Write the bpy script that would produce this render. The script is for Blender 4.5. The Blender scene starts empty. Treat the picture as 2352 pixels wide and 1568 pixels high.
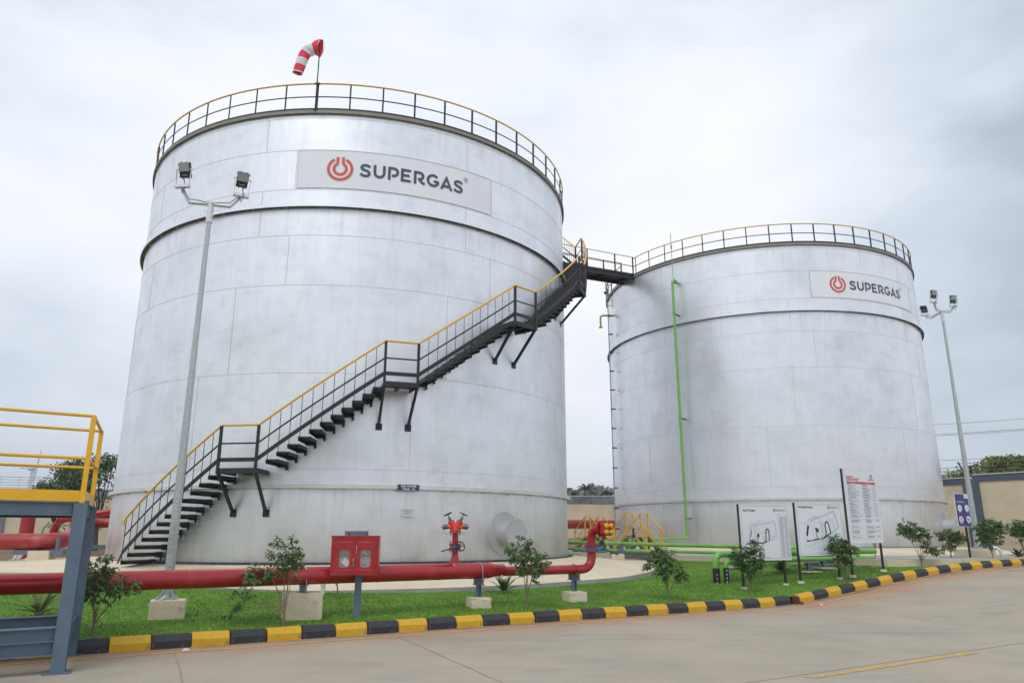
import bpy, math, random
import numpy as np
from math import sin, cos, pi, radians, hypot, atan2, sqrt
from mathutils import Vector, Matrix
SC = bpy.context.scene
COL = SC.collection
R = random.Random(7)

# ---------------------------------------------------------------- camera
cd = bpy.data.cameras.new('camera'); cam = bpy.data.objects.new('camera', cd); COL.objects.link(cam)
cam.location = (0, 0, 1.6); cam.rotation_euler = (pi/2 + .2568, 0, 0)
cd.sensor_width = 36; cd.lens = 36*1696/2352; cd.clip_start = .1; cd.clip_end = 5000
SC.camera = cam
# ---------------------------------------------------------------- sky and light (overcast day)
SUN_EL, SUN_AZ = 52, 200          # degrees; azimuth measured clockwise from +Y
W = bpy.data.worlds.new('World'); SC.world = W; W.use_nodes = True
nt = W.node_tree; N = nt.nodes; Lk = nt.links
for n in list(N): N.remove(n)
out = N.new('ShaderNodeOutputWorld'); bg = N.new('ShaderNodeBackground'); Lk.new(bg.outputs[0], out.inputs[0])
bg.inputs['Strength'].default_value = .1
sky = N.new('ShaderNodeTexSky'); sky.sky_type = 'NISHITA'; sky.sun_disc = False
sky.sun_elevation = radians(SUN_EL); sky.sun_rotation = radians(SUN_AZ); sky.dust_density = 3.0
tc = N.new('ShaderNodeTexCoord')
def vdot(v, lo, hi, a, b):
    """a smooth patch of cloud brightness around the sky direction v"""
    d = N.new('ShaderNodeVectorMath'); d.operation = 'DOT_PRODUCT'; Lk.new(tc.outputs['Generated'], d.inputs[0])
    d.inputs[1].default_value = v
    m = N.new('ShaderNodeMapRange'); m.interpolation_type = 'SMOOTHSTEP'; Lk.new(d.outputs['Value'], m.inputs[0])
    m.inputs[1].default_value = lo; m.inputs[2].default_value = hi; m.inputs[3].default_value = a; m.inputs[4].default_value = b
    return m.outputs[0]
def add(a, b, op='ADD'):
    m = N.new('ShaderNodeMath'); m.operation = op
    for i, q in enumerate((a, b)):
        if isinstance(q, (int, float)): m.inputs[i].default_value = q
        else: Lk.new(q, m.inputs[i])
    return m.outputs[0]
mp = N.new('ShaderNodeMapping'); mp.inputs['Scale'].default_value = (1.0, 1.0, 2.2); Lk.new(tc.outputs['Generated'], mp.inputs[0])
n1 = N.new('ShaderNodeTexNoise'); n1.inputs['Scale'].default_value = 2.3; n1.inputs['Detail'].default_value = 4; n1.inputs['Roughness'].default_value = .45
n1.inputs['Distortion'].default_value = .25
Lk.new(mp.outputs[0], n1.inputs[0])
n2 = N.new('ShaderNodeTexNoise'); n2.inputs['Scale'].default_value = 6.5; n2.inputs['Detail'].default_value = 3; n2.inputs['Roughness'].default_value = .5; Lk.new(mp.outputs[0], n2.inputs[0])
br = add(add(n1.outputs[0], -.5), 1.15, 'MULTIPLY'); br = add(br, add(add(n2.outputs[0], -.5), .55, 'MULTIPLY'))
br = add(br, .60)
br = add(br, vdot((-.517, .816, .258), .88, 1.0, 0, .34))      # bright cloud, left
br = add(br, vdot((.102, .982, .158), .90, 1.0, 0, .20))       # bright cloud between the tanks
br = add(br, vdot((.339, .842, .42), .95, 1.0, 0, .22))
br = add(br, vdot((.552, .819, .156), .90, .99, 0, -.34))     # grey bank, right horizon
br = add(br, vdot((-.548, .832, .03), .93, .995, 0, -.50))    # grey bank, left horizon
br = add(br, vdot((.50, .60, .62), .92, .995, 0, -.18))
br = add(br, vdot((-.56, .60, .57), .94, 1.0, 0, -.30))
cr = N.new('ShaderNodeValToRGB'); Lk.new(br, cr.inputs[0])
e = cr.color_ramp.elements
e[0].position = 0; e[0].color = (.42, .48, .56, 1)
e[1].position = 1; e[1].color = (.90, .91, .93, 1)
q = e.new(.33); q.color = (.59, .66, .75, 1)
q = e.new(.66); q.color = (.79, .83, .895, 1)
sc = N.new('ShaderNodeVectorMath'); sc.operation = 'SCALE'; Lk.new(cr.outputs[0], sc.inputs[0]); sc.inputs['Scale'].default_value = 10.0
mx = N.new('ShaderNodeMix'); mx.data_type = 'RGBA'; mx.inputs[0].default_value = .96
Lk.new(sky.outputs[0], mx.inputs[6]); Lk.new(sc.outputs[0], mx.inputs[7]); Lk.new(mx.outputs[2], bg.inputs[0])
sd = bpy.data.lights.new('sun', 'SUN'); so = bpy.data.objects.new('sun', sd); COL.objects.link(so)
sd.energy = .8; sd.angle = radians(25); sd.color = (1, .97, .92)
az = radians(SUN_AZ); el = radians(SUN_EL)
so.rotation_euler = Vector((-sin(az)*cos(el), -cos(az)*cos(el), -sin(el))).to_track_quat('-Z', 'Y').to_euler()
SC.view_settings.view_transform = 'Standard'; SC.view_settings.look = 'None'
SC.view_settings.exposure = 0.26; SC.view_settings.gamma = 1

# ---------------------------------------------------------------- materials
MATS = {}
def mat(name, col, rough=.6, metal=0, var=.12, vs=3.0, bump=0, bs=60, col2=None, c2s=1.0, c2lo=.45, c2hi=.7, coat=0, spec=.5, trans=0, alpha=None, stretch=None):
    """Principled material; colour varied by noise, second colour in blotches, bump noise."""
    if name in MATS: return MATS[name]
    m = bpy.data.materials.new(name); m.use_nodes = True; t = m.node_tree; n = t.nodes; l = t.links
    b = n['Principled BSDF']; b.inputs['Roughness'].default_value = rough; b.inputs['Metallic'].default_value = metal
    b.inputs['Specular IOR Level'].default_value = spec; b.inputs['Coat Weight'].default_value = coat
    tc = n.new('ShaderNodeTexCoord'); src = tc.outputs['Object']
    if stretch:
        mpp = n.new('ShaderNodeMapping'); mpp.inputs['Scale'].default_value = stretch; l.new(src, mpp.inputs[0]); src = mpp.outputs[0]
    no = n.new('ShaderNodeTexNoise'); no.inputs['Scale'].default_value = vs; no.inputs['Detail'].default_value = 6; no.inputs['Roughness'].default_value = .62
    l.new(src, no.inputs[0])
    mr = n.new('ShaderNodeMapRange'); l.new(no.outputs[0], mr.inputs[0]); mr.inputs[1].default_value = .3; mr.inputs[2].default_value = .7
    mr.inputs[3].default_value = 1-var; mr.inputs[4].default_value = 1+var
    base = n.new('ShaderNodeRGB'); base.outputs[0].default_value = (*col, 1); c = base.outputs[0]
    if col2:
        n2 = n.new('ShaderNodeTexNoise'); n2.inputs['Scale'].default_value = c2s; n2.inputs['Detail'].default_value = 7; n2.inputs['Roughness'].default_value = .6
        l.new(src, n2.inputs[0])
        r2 = n.new('ShaderNodeMapRange'); r2.interpolation_type = 'SMOOTHSTEP'; l.new(n2.outputs[0], r2.inputs[0]); r2.inputs[1].default_value = c2lo; r2.inputs[2].default_value = c2hi
        mi = n.new('ShaderNodeMix'); mi.data_type = 'RGBA'; l.new(r2.outputs[0], mi.inputs[0]); l.new(c, mi.inputs[6]); mi.inputs[7].default_value = (*col2, 1)
        c = mi.outputs[2]
    vm = n.new('ShaderNodeVectorMath'); vm.operation = 'SCALE'; l.new(c, vm.inputs[0]); l.new(mr.outputs[0], vm.inputs['Scale'])
    l.new(vm.outputs[0], b.inputs['Base Color'])
    if bump:
        nb = n.new('ShaderNodeTexNoise'); nb.inputs['Scale'].default_value = bs; nb.inputs['Detail'].default_value = 4; l.new(src, nb.inputs[0])
        bp = n.new('ShaderNodeBump'); bp.inputs['Strength'].default_value = bump; bp.inputs['Distance'].default_value = .02
        l.new(nb.outputs[0], bp.inputs['Height']); l.new(bp.outputs[0], b.inputs['Normal'])
    if trans: b.inputs['Transmission Weight'].default_value = trans
    MATS[name] = m; m['src'] = 0
    return m
black = mat('black_paint', (.018, .019, .022), .5, var=.2, vs=9)
gray_st = mat('blue_grey_paint', (.105, .155, .215), .42, var=.10, vs=5, col2=(.16, .17, .18), c2s=7, c2lo=.62, c2hi=.75)
yellow = mat('yellow_paint', (.80, .43, .012), .38, var=.07, vs=6, coat=.1)
rail_y = mat('rail_yellow_paint', (.62, .37, .04), .45, var=.08, vs=6)
red = mat('red_paint', (.35, .009, .015), .27, var=.10, vs=4, coat=.25, col2=(.43, .035, .035), c2s=2.2, c2lo=.5, c2hi=.75, bump=.04, bs=50)
red_far = mat('dusty_red_paint', (.33, .02, .02), .4, var=.12, vs=2, col2=(.40, .10, .07), c2s=1.5, c2lo=.5, c2hi=.7)
red_or = mat('orange_red_paint', (.70, .045, .02), .3, var=.08, vs=8, coat=.3)
green_p = mat('green_paint', (.185, .43, .075), .35, var=.08, vs=4, coat=.2, col2=(.22, .50, .12), c2s=3)
galv = mat('galvanised_steel', (.50, .54, .54), .42, .55, var=.10, vs=30, col2=(.36, .40, .40), c2s=45, c2lo=.45, c2hi=.6)
galv_w = mat('galvanised_arm', (.66, .69, .70), .4, .4, var=.08, vs=20)
steel = mat('bare_steel', (.55, .56, .57), .3, .9, var=.1, vs=20)
brass_g = mat('gunmetal', (.16, .155, .13), .45, .6, var=.2, vs=20)
dk_iron = mat('dark_iron', (.035, .04, .045), .45, .2, var=.25, vs=20)
blue_v = mat('blue_valve_paint', (.04, .20, .48), .4, var=.1, vs=12)
concrete_b = mat('pedestal_concrete', (.66, .58, .43), .9, var=.08, vs=6, bump=.5, bs=35, col2=(.36, .31, .24), c2s=5, c2lo=.55, c2hi=.8)
cream_w = mat('cream_plaster', (.66, .565, .41), .9, var=.05, vs=1.3, bump=.1, bs=30, col2=(.50, .43, .32), c2s=.8, c2lo=.5, c2hi=.8)
slate_w = mat('slate_paint', (.085, .115, .155), .8, var=.08, vs=2)
grey_band = mat('grey_weathered_paint', (.20, .22, .25), .9, var=.15, vs=3, col2=(.11, .12, .14), c2s=2)
white_p = mat('white_panel', (.70, .735, .79), .35, var=.02, vs=2)
white_l = mat('white_plastic', (.72, .72, .72), .4, var=.05)
ink = mat('dark_ink', (.035, .035, .045), .6, var=.1)
ink_g = mat('grey_ink', (.22, .23, .26), .6, var=.1)
ink_r = mat('red_ink', (.62, .03, .035), .5, var=.05)
ink_t = mat('teal_ink', (.46, .62, .62), .6, var=.05)
navy = mat('navy_panel', (.035, .04, .19), .4, var=.04)
purple_n = mat('dark_violet_panel', (.025, .02, .075), .35, var=.05)
logo_red = mat('logo_red_vinyl', (.70, .10, .09), .4, var=.03)
logo_gr = mat('logo_grey_vinyl', (.065, .08, .11), .4, var=.03)
panel_g = mat('logo_panel_paint', (.83, .87, .92), .3, 0, var=.03, vs=.8, stretch=(1, 1, .4))
lens_m = mat('led_lens', (.34, .36, .37), .15, var=.1, vs=60)
leaf_m = mat('shrub_leaf', (.065, .14, .032), .42, var=.3, vs=9, col2=(.12, .19, .04), c2s=8, c2lo=.52, c2hi=.68)
leaf_d = mat('tree_leaf', (.085, .14, .05), .5, var=.3, vs=1.2, col2=(.10, .15, .035), c2s=.9, c2lo=.48, c2hi=.65)
leaf_y = mat('flame_tree_leaf', (.10, .15, .025), .5, var=.3, vs=.8, col2=(.19, .22, .04), c2s=.7, c2lo=.45, c2hi=.62)
leaf_p = mat('palm_frond', (.10, .125, .085), .5, var=.3, vs=.6)
cycad_m = mat('cycad_frond', (.035, .085, .022), .4, var=.3, vs=6)
cycad_b = mat('cycad_frond_yellowed', (.15, .14, .025), .5, var=.3, vs=6, col2=(.05, .11, .03), c2s=3, c2lo=.45, c2hi=.6)
bark = mat('bark', (.20, .165, .12), .9, var=.25, vs=14, bump=.4, bs=40)
bark_d = mat('dark_bark', (.09, .075, .06), .9, var=.25, vs=5)
soil = mat('soil', (.16, .085, .05), .95, var=.3, vs=3, bump=.9, bs=9, col2=(.25, .19, .14), c2s=2.5, c2lo=.45, c2hi=.65)
brick_m = mat('brick', (.14, .04, .025), .9, var=.3, vs=20, bump=.5)
wire_m = mat('wire', (.14, .14, .15), .6, .3)
bitumen = mat('bitumen', (.05, .05, .055), .8, var=.3, vs=6)
sock_r = mat('red_cloth', (.78, .05, .09), .8, var=.06, vs=5)
sock_w = mat('white_cloth', (.72, .72, .78), .8, var=.05, vs=5)
turb_m = mat('turbine_white', (.50, .56, .64), .6, var=.05)
hose_m = mat('hose_canvas', (.36, .35, .33), .85, var=.2, vs=40)

def silver(name, dark, seed):
    """aluminium paint: brushed-on blotches, faint vertical run marks, warmer grey towards the base."""
    m = bpy.data.materials.new(name); m.use_nodes = True; t = m.node_tree; n = t.nodes; l = t.links
    b = n['Principled BSDF']; b.inputs['Metallic'].default_value = .74
    tc = n.new('ShaderNodeTexCoord')
    def noise(scale, st, det=6, ro=.6):
        mpp = n.new('ShaderNodeMapping'); mpp.inputs['Scale'].default_value = st; mpp.inputs['Location'].default_value = (seed, seed*2, seed)
        l.new(tc.outputs['Object'], mpp.inputs[0])
        no = n.new('ShaderNodeTexNoise'); no.inputs['Scale'].default_value = scale; no.inputs['Detail'].default_value = det; no.inputs['Roughness'].default_value = ro
        l.new(mpp.outputs[0], no.inputs[0]); return no.outputs[0]
    def rng(s, a, b_, c, d):
        r = n.new('ShaderNodeMapRange'); r.interpolation_type = 'SMOOTHSTEP'; l.new(s, r.inputs[0])
        for i, v in enumerate((a, b_, c, d)): r.inputs[i+1].default_value = v
        return r.outputs[0]
    def mul(a, b_):
        k = n.new('ShaderNodeMath'); k.operation = 'MULTIPLY'; l.new(a, k.inputs[0]); l.new(b_, k.inputs[1]); return k.outputs[0]
    f = rng(noise(.55, (1, 1, 1.3)), .40, .75, 1.0, 1-dark)
    f = mul(f, rng(noise(1.7, (1, 1, 1.6), 6, .55), .48, .78, 1.0, 1-dark*.8))
    f = mul(f, rng(noise(9, (1, 1, .12), 3), .35, .75, 1.02, .965))
    f = mul(f, rng(noise(14, (.6, .6, 5), 4), .4, .75, 1.01, .975))
    se0 = n.new('ShaderNodeSeparateXYZ'); l.new(tc.outputs['Object'], se0.inputs[0])
    run = noise(5.5, (1, 1, .10), 5, .65)                      # rain streaks running down from the stiffening rings
    for zt_, ln_ in ((9.49, 1.6), (12.4, 1.1), (1.79, 1.3)):
        up_ = rng(se0.outputs['Z'], zt_-ln_, zt_, 0, 1); cut = n.new('ShaderNodeMath'); cut.operation = 'LESS_THAN'; l.new(se0.outputs['Z'], cut.inputs[0]); cut.inputs[1].default_value = zt_
        k_ = mul(mul(up_, cut.outputs[0]), rng(run, .50, .72, 0, 1)); w_ = n.new('ShaderNodeMapRange'); l.new(k_, w_.inputs[0]); w_.inputs[3].default_value = 1; w_.inputs[4].default_value = .86
        f = mul(f, w_.outputs[0])
    se = n.new('ShaderNodeSeparateXYZ'); l.new(tc.outputs['Object'], se.inputs[0])
    base_tint = rng(se.outputs['Z'], -.2, 1.9, 1.0, 0.0)  # warmer grey mixed in towards the bottom, varied by noise
    base_tint = mul(base_tint, rng(noise(1.1, (1, 1, .6)), .2, .7, .35, 1.0))
    col = n.new('ShaderNodeMix'); col.data_type = 'RGBA'; col.inputs[6].default_value = (.82, .845, .89, 1); col.inputs[7].default_value = (.56, .54, .50, 1)
    l.new(base_tint, col.inputs[0])
    vm = n.new('ShaderNodeVectorMath'); vm.operation = 'SCALE'; l.new(col.outputs[2], vm.inputs[0]); l.new(f, vm.inputs['Scale'])
    l.new(vm.outputs[0], b.inputs['Base Color'])
    l.new(rng(noise(1.3, (1, 1, .7)), .35, .7, .33, .48), b.inputs['Roughness'])
    bp = n.new('ShaderNodeBump'); bp.inputs['Strength'].default_value = .10; bp.inputs['Distance'].default_value = .06
    l.new(noise(.8, (1, 1, .25), 1, .3), bp.inputs['Height']); l.new(bp.outputs[0], b.inputs['Normal'])
    MATS[name] = m; return m
silver1 = silver('aluminium_paint', .12, 3.1)
silver2 = silver('aluminium_paint_cleaner', .10, 9.7)
silver_t = mat('aluminium_trim', (.68, .68, .67), .45, .55, var=.10, vs=4)
under_m = mat('underside_shade_steel', (.10, .09, .075), .8, var=.2, vs=4)  # brown-grey steel, darkened with the shade under the upper girder painted in
hatch_m = mat('manhole_paint', (.50, .51, .52), .52, .35, var=.06, vs=3)
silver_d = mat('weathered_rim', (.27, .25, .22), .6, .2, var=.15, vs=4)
seam_m = mat('weld_seam', (.64, .635, .62), .6, .3, var=.15, vs=12)

def ground_mat(name, kind):
    m = bpy.data.materials.new(name); m.use_nodes = True; t = m.node_tree; n = t.nodes; l = t.links
    b = n['Principled BSDF']; b.inputs['Roughness'].default_value = .85; b.inputs['Specular IOR Level'].default_value = .3
    tc = n.new('ShaderNodeTexCoord')
    def noise(scale, det=6, ro=.6, st=(1, 1, 1), rot=0, dist=0):
        mpp = n.new('ShaderNodeMapping'); mpp.inputs['Scale'].default_value = st; mpp.inputs['Rotation'].default_value = (0, 0, rot)
        l.new(tc.outputs['Object'], mpp.inputs[0])
        no = n.new('ShaderNodeTexNoise'); no.inputs['Scale'].default_value = scale; no.inputs['Detail'].default_value = det; no.inputs['Roughness'].default_value = ro; no.inputs['Distortion'].default_value = dist
        l.new(mpp.outputs[0], no.inputs[0]); return no.outputs[0]
    def rng(s, a, b_, c, d):
        r = n.new('ShaderNodeMapRange'); r.interpolation_type = 'SMOOTHSTEP'; l.new(s, r.inputs[0])
        for i, v in enumerate((a, b_, c, d)): r.inputs[i+1].default_value = v
        return r.outputs[0]
    def mix(f, a, b_):
        k = n.new('ShaderNodeMix'); k.data_type = 'RGBA'
        l.new(f, k.inputs[0])
        for i, q in ((6, a), (7, b_)):
            if isinstance(q, tuple): k.inputs[i].default_value = (*q, 1)
            else: l.new(q, k.inputs[i])
        return k.outputs[2]
    def mul(a, b_):
        k = n.new('ShaderNodeMath'); k.operation = 'MULTIPLY'; l.new(a, k.inputs[0]); l.new(b_, k.inputs[1]); return k.outputs[0]
    if kind == 'road':
        c = mix(rng(noise(.55, 8, .6), .35, .68, 0, 1), (.41, .355, .275), (.335, .295, .235))
        c = mix(rng(noise(1.6, 9, .7, (.3, 1, 1), radians(-31)), .52, .68, 0, .55), c, (.41, .39, .35))
        # iron-red soil washed off the bed: a band along the kerb, ragged by noise
        se = n.new('ShaderNodeVectorMath'); se.operation = 'DOT_PRODUCT'; l.new(tc.outputs['Object'], se.inputs[0]); se.inputs[1].default_value = (-.503, .864, 0)
        band = rng(se.outputs['Value'], 10.4, 12.6, 0, 1)
        c = mix(mul(band, rng(noise(.9, 9, .68, (.35, 1, 1), radians(-30), .4), .36, .66, .10, .85)), c, (.40, .215, .125))
        c = mix(mul(rng(se.outputs['Value'], 11.5, 12.5, 0, 1), rng(noise(1.3, 7, .6, (.3, 1, 1), radians(-30)), .32, .58, .15, .9)), c, (.47, .235, .12))
        c = mix(mul(rng(se.outputs['Value'], 12.25, 12.55, 0, 1), rng(noise(3.1, 7, .7, (.5, 1, 1), radians(-30)), .35, .6, .1, .9)), c, (.20, .12, .075))
        c = mix(rng(noise(3.4, 9, .75), .64, .72, 0, .55), c, (.56, .55, .52))
        c = mix(rng(noise(.8, 5, .5), .60, .72, 0, .35), c, (.20, .19, .175))
        c = mix(rng(noise(38, 3, .6), .64, .74, 0, .6), c, (.17, .15, .13))
        c = mix(rng(noise(24, 6, .75), .35, .65, 0, .22), c, (.50, .46, .40))
        c = mix(rng(noise(1.1, 3, .5, (.12, 1, 1), radians(-28)), .58, .70, 0, .22), c, (.20, .19, .17))
        v = noise(110, 4)
        bs = .25
    elif kind == 'lawn':
        c = mix(rng(noise(3.5, 7, .65), .35, .65, 0, 1), (.09, .20, .018), (.14, .27, .030))
        c = mix(rng(noise(.55, 4, .5), .45, .7, 0, .6), c, (.15, .26, .035))
        v = noise(60, 3); bs = .9
    elif kind == 'apron':
        c = mix(rng(noise(.9, 8, .6), .35, .7, 0, 1), (.72, .63, .47), (.63, .54, .40))
        c = mix(rng(noise(.5, 9, .7, (1, 1, 1), 0, .6), .58, .72, 0, .7), c, (.52, .36, .22))
        c = mix(rng(noise(2.5, 8, .7), .62, .72, 0, .5), c, (.48, .43, .36))
        v = noise(40, 4); bs = .2
    elif kind == 'pad':
        c = mix(rng(noise(1.4, 8, .6), .35, .7, 0, 1), (.42, .41, .38), (.33, .32, .30))
        v = noise(40, 4); bs = .25
    else:  # soil
        c = mix(rng(noise(1.7, 9, .7), .38, .62, 0, 1), (.15, .075, .042), (.26, .19, .14))
        c = mix(rng(noise(14, 4, .6), .55, .62, 0, .8), c, (.40, .35, .29))
        c = mix(rng(noise(.35, 6, .6), .52, .62, 0, .7), c, (.09, .12, .04))
        v = noise(11, 8, .75); bs = 1.0
    l.new(c, b.inputs['Base Color'])
    bp = n.new('ShaderNodeBump'); bp.inputs['Strength'].default_value = bs; bp.inputs['Distance'].default_value = .03 if kind != 'road' else .006
    l.new(v, bp.inputs['Height']); l.new(bp.outputs[0], b.inputs['Normal'])
    return m
road_m = ground_mat('road_concrete', 'road'); lawn_m = ground_mat('lawn_turf', 'lawn'); apron_m = ground_mat('apron_paint', 'apron')
pad_m = ground_mat('pad_concrete', 'pad'); soil_g = ground_mat('site_soil', 'soil')
line_y = mat('worn_line_yellow', (.56, .36, .09), .8, var=.15, vs=6, col2=(.38, .31, .20), c2s=9, c2lo=.44, c2hi=.60)
joint_m = mat('road_joint_dirt', (.275, .245, .20), .95, var=.2, vs=5)
stone_y = mat('kerb_yellow', (.64, .38, .015), .6, var=.14, vs=9, col2=(.30, .22, .08), c2s=7, c2lo=.52, c2hi=.72, bump=.25, bs=30)
stone_k = mat('kerb_black', (.030, .032, .038), .62, var=.25, vs=5, col2=(.14, .12, .11), c2s=11, c2lo=.58, c2hi=.74, bump=.25, bs=30)
def blade_mat():
    m = bpy.data.materials.new('grass_blade'); m.use_nodes = True; t = m.node_tree; n = t.nodes; l = t.links
    b = n['Principled BSDF']; b.inputs['Roughness'].default_value = .5
    g = n.new('ShaderNodeNewGeometry'); tc = n.new('ShaderNodeTexCoord')
    cr = n.new('ShaderNodeValToRGB'); l.new(g.outputs['Random Per Island'], cr.inputs[0])
    e = cr.color_ramp.elements; e[0].color = (.10, .245, .022, 1); e[1].color = (.25, .44, .055, 1)
    no = n.new('ShaderNodeTexNoise'); no.inputs['Scale'].default_value = 1.1; no.inputs['Detail'].default_value = 5; l.new(tc.outputs['Object'], no.inputs[0])
    mr = n.new('ShaderNodeMapRange'); l.new(no.outputs[0], mr.inputs[0]); mr.inputs[1].default_value = .3; mr.inputs[2].default_value = .7; mr.inputs[3].default_value = .66; mr.inputs[4].default_value = 1.25
    vm = n.new('ShaderNodeVectorMath'); vm.operation = 'SCALE'; l.new(cr.outputs[0], vm.inputs[0]); l.new(mr.outputs[0], vm.inputs['Scale'])
    l.new(vm.outputs[0], b.inputs['Base Color']); return m
blade_m = blade_mat()
def glass_mat():
    m = bpy.data.materials.new('door_glass'); m.use_nodes = True; t = m.node_tree; b = t.nodes['Principled BSDF']
    b.inputs['Base Color'].default_value = (.9, .9, .9, 1); b.inputs['Roughness'].default_value = .05
    b.inputs['Alpha'].default_value = .22
    return m
glass_m = glass_mat()

# ---------------------------------------------------------------- mesh helpers
def V(*a): return Vector(a)
class MB:
    def __init__(s): s.v = []; s.f = []; s.m = []; s.mi = 0
    def q(s, pts, faces):
        o = len(s.v); s.v += [tuple(p) for p in pts]
        for f in faces: s.f.append(tuple(i+o for i in f)); s.m.append(s.mi)
        return s
    def box(s, c, d, rz=0, M=None):
        c = Vector(c); M = M or Matrix.Rotation(rz, 3, 'Z'); x, y, z = d[0]/2, d[1]/2, d[2]/2
        P = [c + M @ Vector((a*x, b*y, e*z)) for a in (-1, 1) for b in (-1, 1) for e in (-1, 1)]
        return s.q(P, [(0, 1, 3, 2), (4, 6, 7, 5), (0, 4, 5, 1), (2, 3, 7, 6), (0, 2, 6, 4), (1, 5, 7, 3)])
    def beam(s, a, b, w, h, up=(0, 0, 1)):
        """rectangular bar from a to b, w across, h along up"""
        a = Vector(a); b = Vector(b); d = (b-a).normalized(); up = Vector(up)
        sd = d.cross(up)
        if sd.length < 1e-4: sd = d.cross(Vector((1, 0, 0)))
        sd.normalize(); u = sd.cross(d).normalized()
        P = [p + sd*i*w/2 + u*j*h/2 for p in (a, b) for i, j in ((-1, -1), (1, -1), (1, 1), (-1, 1))]
        return s.q(P, [(0, 3, 2, 1), (4, 5, 6, 7), (0, 1, 5, 4), (1, 2, 6, 5), (2, 3, 7, 6), (3, 0, 4, 7)])
    def ibeam(s, a, b, w, h, t=.012, up=(0, 0, 1)):
        """I section: flanges w wide, h deep along up"""
        a = Vector(a); b = Vector(b); d = (b-a).normalized(); up = Vector(up); sd = d.cross(up)
        if sd.length < 1e-4: sd = d.cross(Vector((1, 0, 0)))
        sd.normalize(); u = sd.cross(d).normalized(); o = u*(h-t)/2
        s.beam(a+o, b+o, w, t, up); s.beam(a-o, b-o, w, t, up); s.beam(a, b, t*.8, h-2*t-.001, up); return s
    def tube(s, pts, r, n=12, caps=True, closed=False):
        pts = [Vector(p) for p in pts]; k = len(pts); rs = r if isinstance(r, (list, tuple)) else [r]*k
        T = []
        for i in range(k):
            if closed: t = pts[(i+1) % k]-pts[i-1]
            else: t = pts[min(i+1, k-1)]-pts[max(i-1, 0)]
            T.append(t.normalized())
        up = Vector((0, 0, 1)) if abs(T[0].z) < .9 else Vector((1, 0, 0))
        u = T[0].cross(up).normalized(); P = []
        for i in range(k):
            u = (u - T[i]*u.dot(T[i])).normalized(); w = T[i].cross(u)
            for j in range(n):
                a = 2*pi*j/n; P.append(pts[i] + (u*cos(a)+w*sin(a))*rs[i])
        F = []
        for i in range(k if closed else k-1):
            i2 = (i+1) % k
            for j in range(n): F.append((i*n+j, i*n+(j+1) % n, i2*n+(j+1) % n, i2*n+j))
        if caps and not closed: F.append(tuple(range(n))[::-1]); F.append(tuple((k-1)*n+j for j in range(n)))
        return s.q(P, F)
    def cyl(s, a, b, r, n=16, r2=None): return s.tube([a, b], [r, r if r2 is None else r2], n)
    def lathe(s, prof, c=(0, 0, 0), n=24, axis='Z'):
        """profile [(r, z)...] turned about an axis through c"""
        M = {'Z': Matrix.Identity(3), 'Y': Matrix.Rotation(pi/2, 3, 'X'), 'X': Matrix.Rotation(pi/2, 3, 'Y')}.get(axis) if isinstance(axis, str) else axis
        P = [Vector(c)+M @ Vector((r*cos(2*pi*j/n), r*sin(2*pi*j/n), z)) for r, z in prof for j in range(n)]
        F = [(i*n+j, i*n+(j+1) % n, (i+1)*n+(j+1) % n, (i+1)*n+j) for i in range(len(prof)-1) for j in range(n)]
        F.append(tuple(range(n))[::-1]); F.append(tuple((len(prof)-1)*n+j for j in range(n)))
        return s.q(P, F)
    def build(s, name, mats, parent=None, smooth=35, org=None, sub=0):
        """one mesh object; world coordinates are shifted to the root's origin"""
        me = bpy.data.meshes.new(name); o = Vector((0, 0, 0))
        if org is not None: o = Vector(org)
        me.from_pydata([(p[0]-o[0], p[1]-o[1], p[2]-o[2]) for p in s.v], [], s.f)
        for m in (mats if isinstance(mats, (list, tuple)) else [mats]): me.materials.append(m)
        if any(s.m): me.polygons.foreach_set('material_index', s.m)
        if smooth:
            me.polygons.foreach_set('use_smooth', [True]*len(me.polygons)); me.set_sharp_from_angle(angle=radians(smooth))
        me.update()
        ob = bpy.data.objects.new(name, me); COL.objects.link(ob)
        if parent is not None: ob.parent = parent
        return ob
def tag(o, label=None, cat=None, group=None, kind=None):
    if label: o['label'] = label
    if cat: o['category'] = cat
    if group: o['group'] = group
    if kind: o['kind'] = kind
    return o
def thing(name, label, cat, loc, rz=0, group=None):
    o = bpy.data.objects.new(name, None); COL.objects.link(o); o.location = loc; o.rotation_euler = (0, 0, rz); o.empty_display_size = .2
    return tag(o, label, cat, group)
def solo(mb, name, m, label, cat, loc, group=None, **k):
    """a thing that is a single mesh: origin at loc, vertices given in world coordinates"""
    o = mb.build(name, m, None, org=loc, **k); o.location = loc; return tag(o, label, cat, group)
def copy_tree(o, parent=None):
    c = o.copy(); COL.objects.link(c)
    if parent: c.parent = parent
    for ch in list(o.children): copy_tree(ch, c)
    return c
def P(mb, name, m, root, parent=None, **k):
    """part in world coordinates of an unrotated root"""
    return mb.build(name, m, parent or root, org=root.location, **k)
def bend(pts, rad, n=6):
    """polyline with its corners rounded"""
    pts = [Vector(p) for p in pts]; o = [pts[0]]
    for i in range(1, len(pts)-1):
        a, b, c = pts[i-1], pts[i], pts[i+1]; d1 = (a-b); d2 = (c-b)
        ang = d1.angle(d2); t = min(rad/math.tan(ang/2), d1.length*(.97 if i == 1 else .49), d2.length*(.97 if i == len(pts)-2 else .49)); p0 = b+d1.normalized()*t; p1 = b+d2.normalized()*t
        for k in range(n+1):
            u = k/n; o.append(p0*(1-u)**2+b*2*u*(1-u)+p1*u*u)
    o.append(pts[-1]); return o

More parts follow.
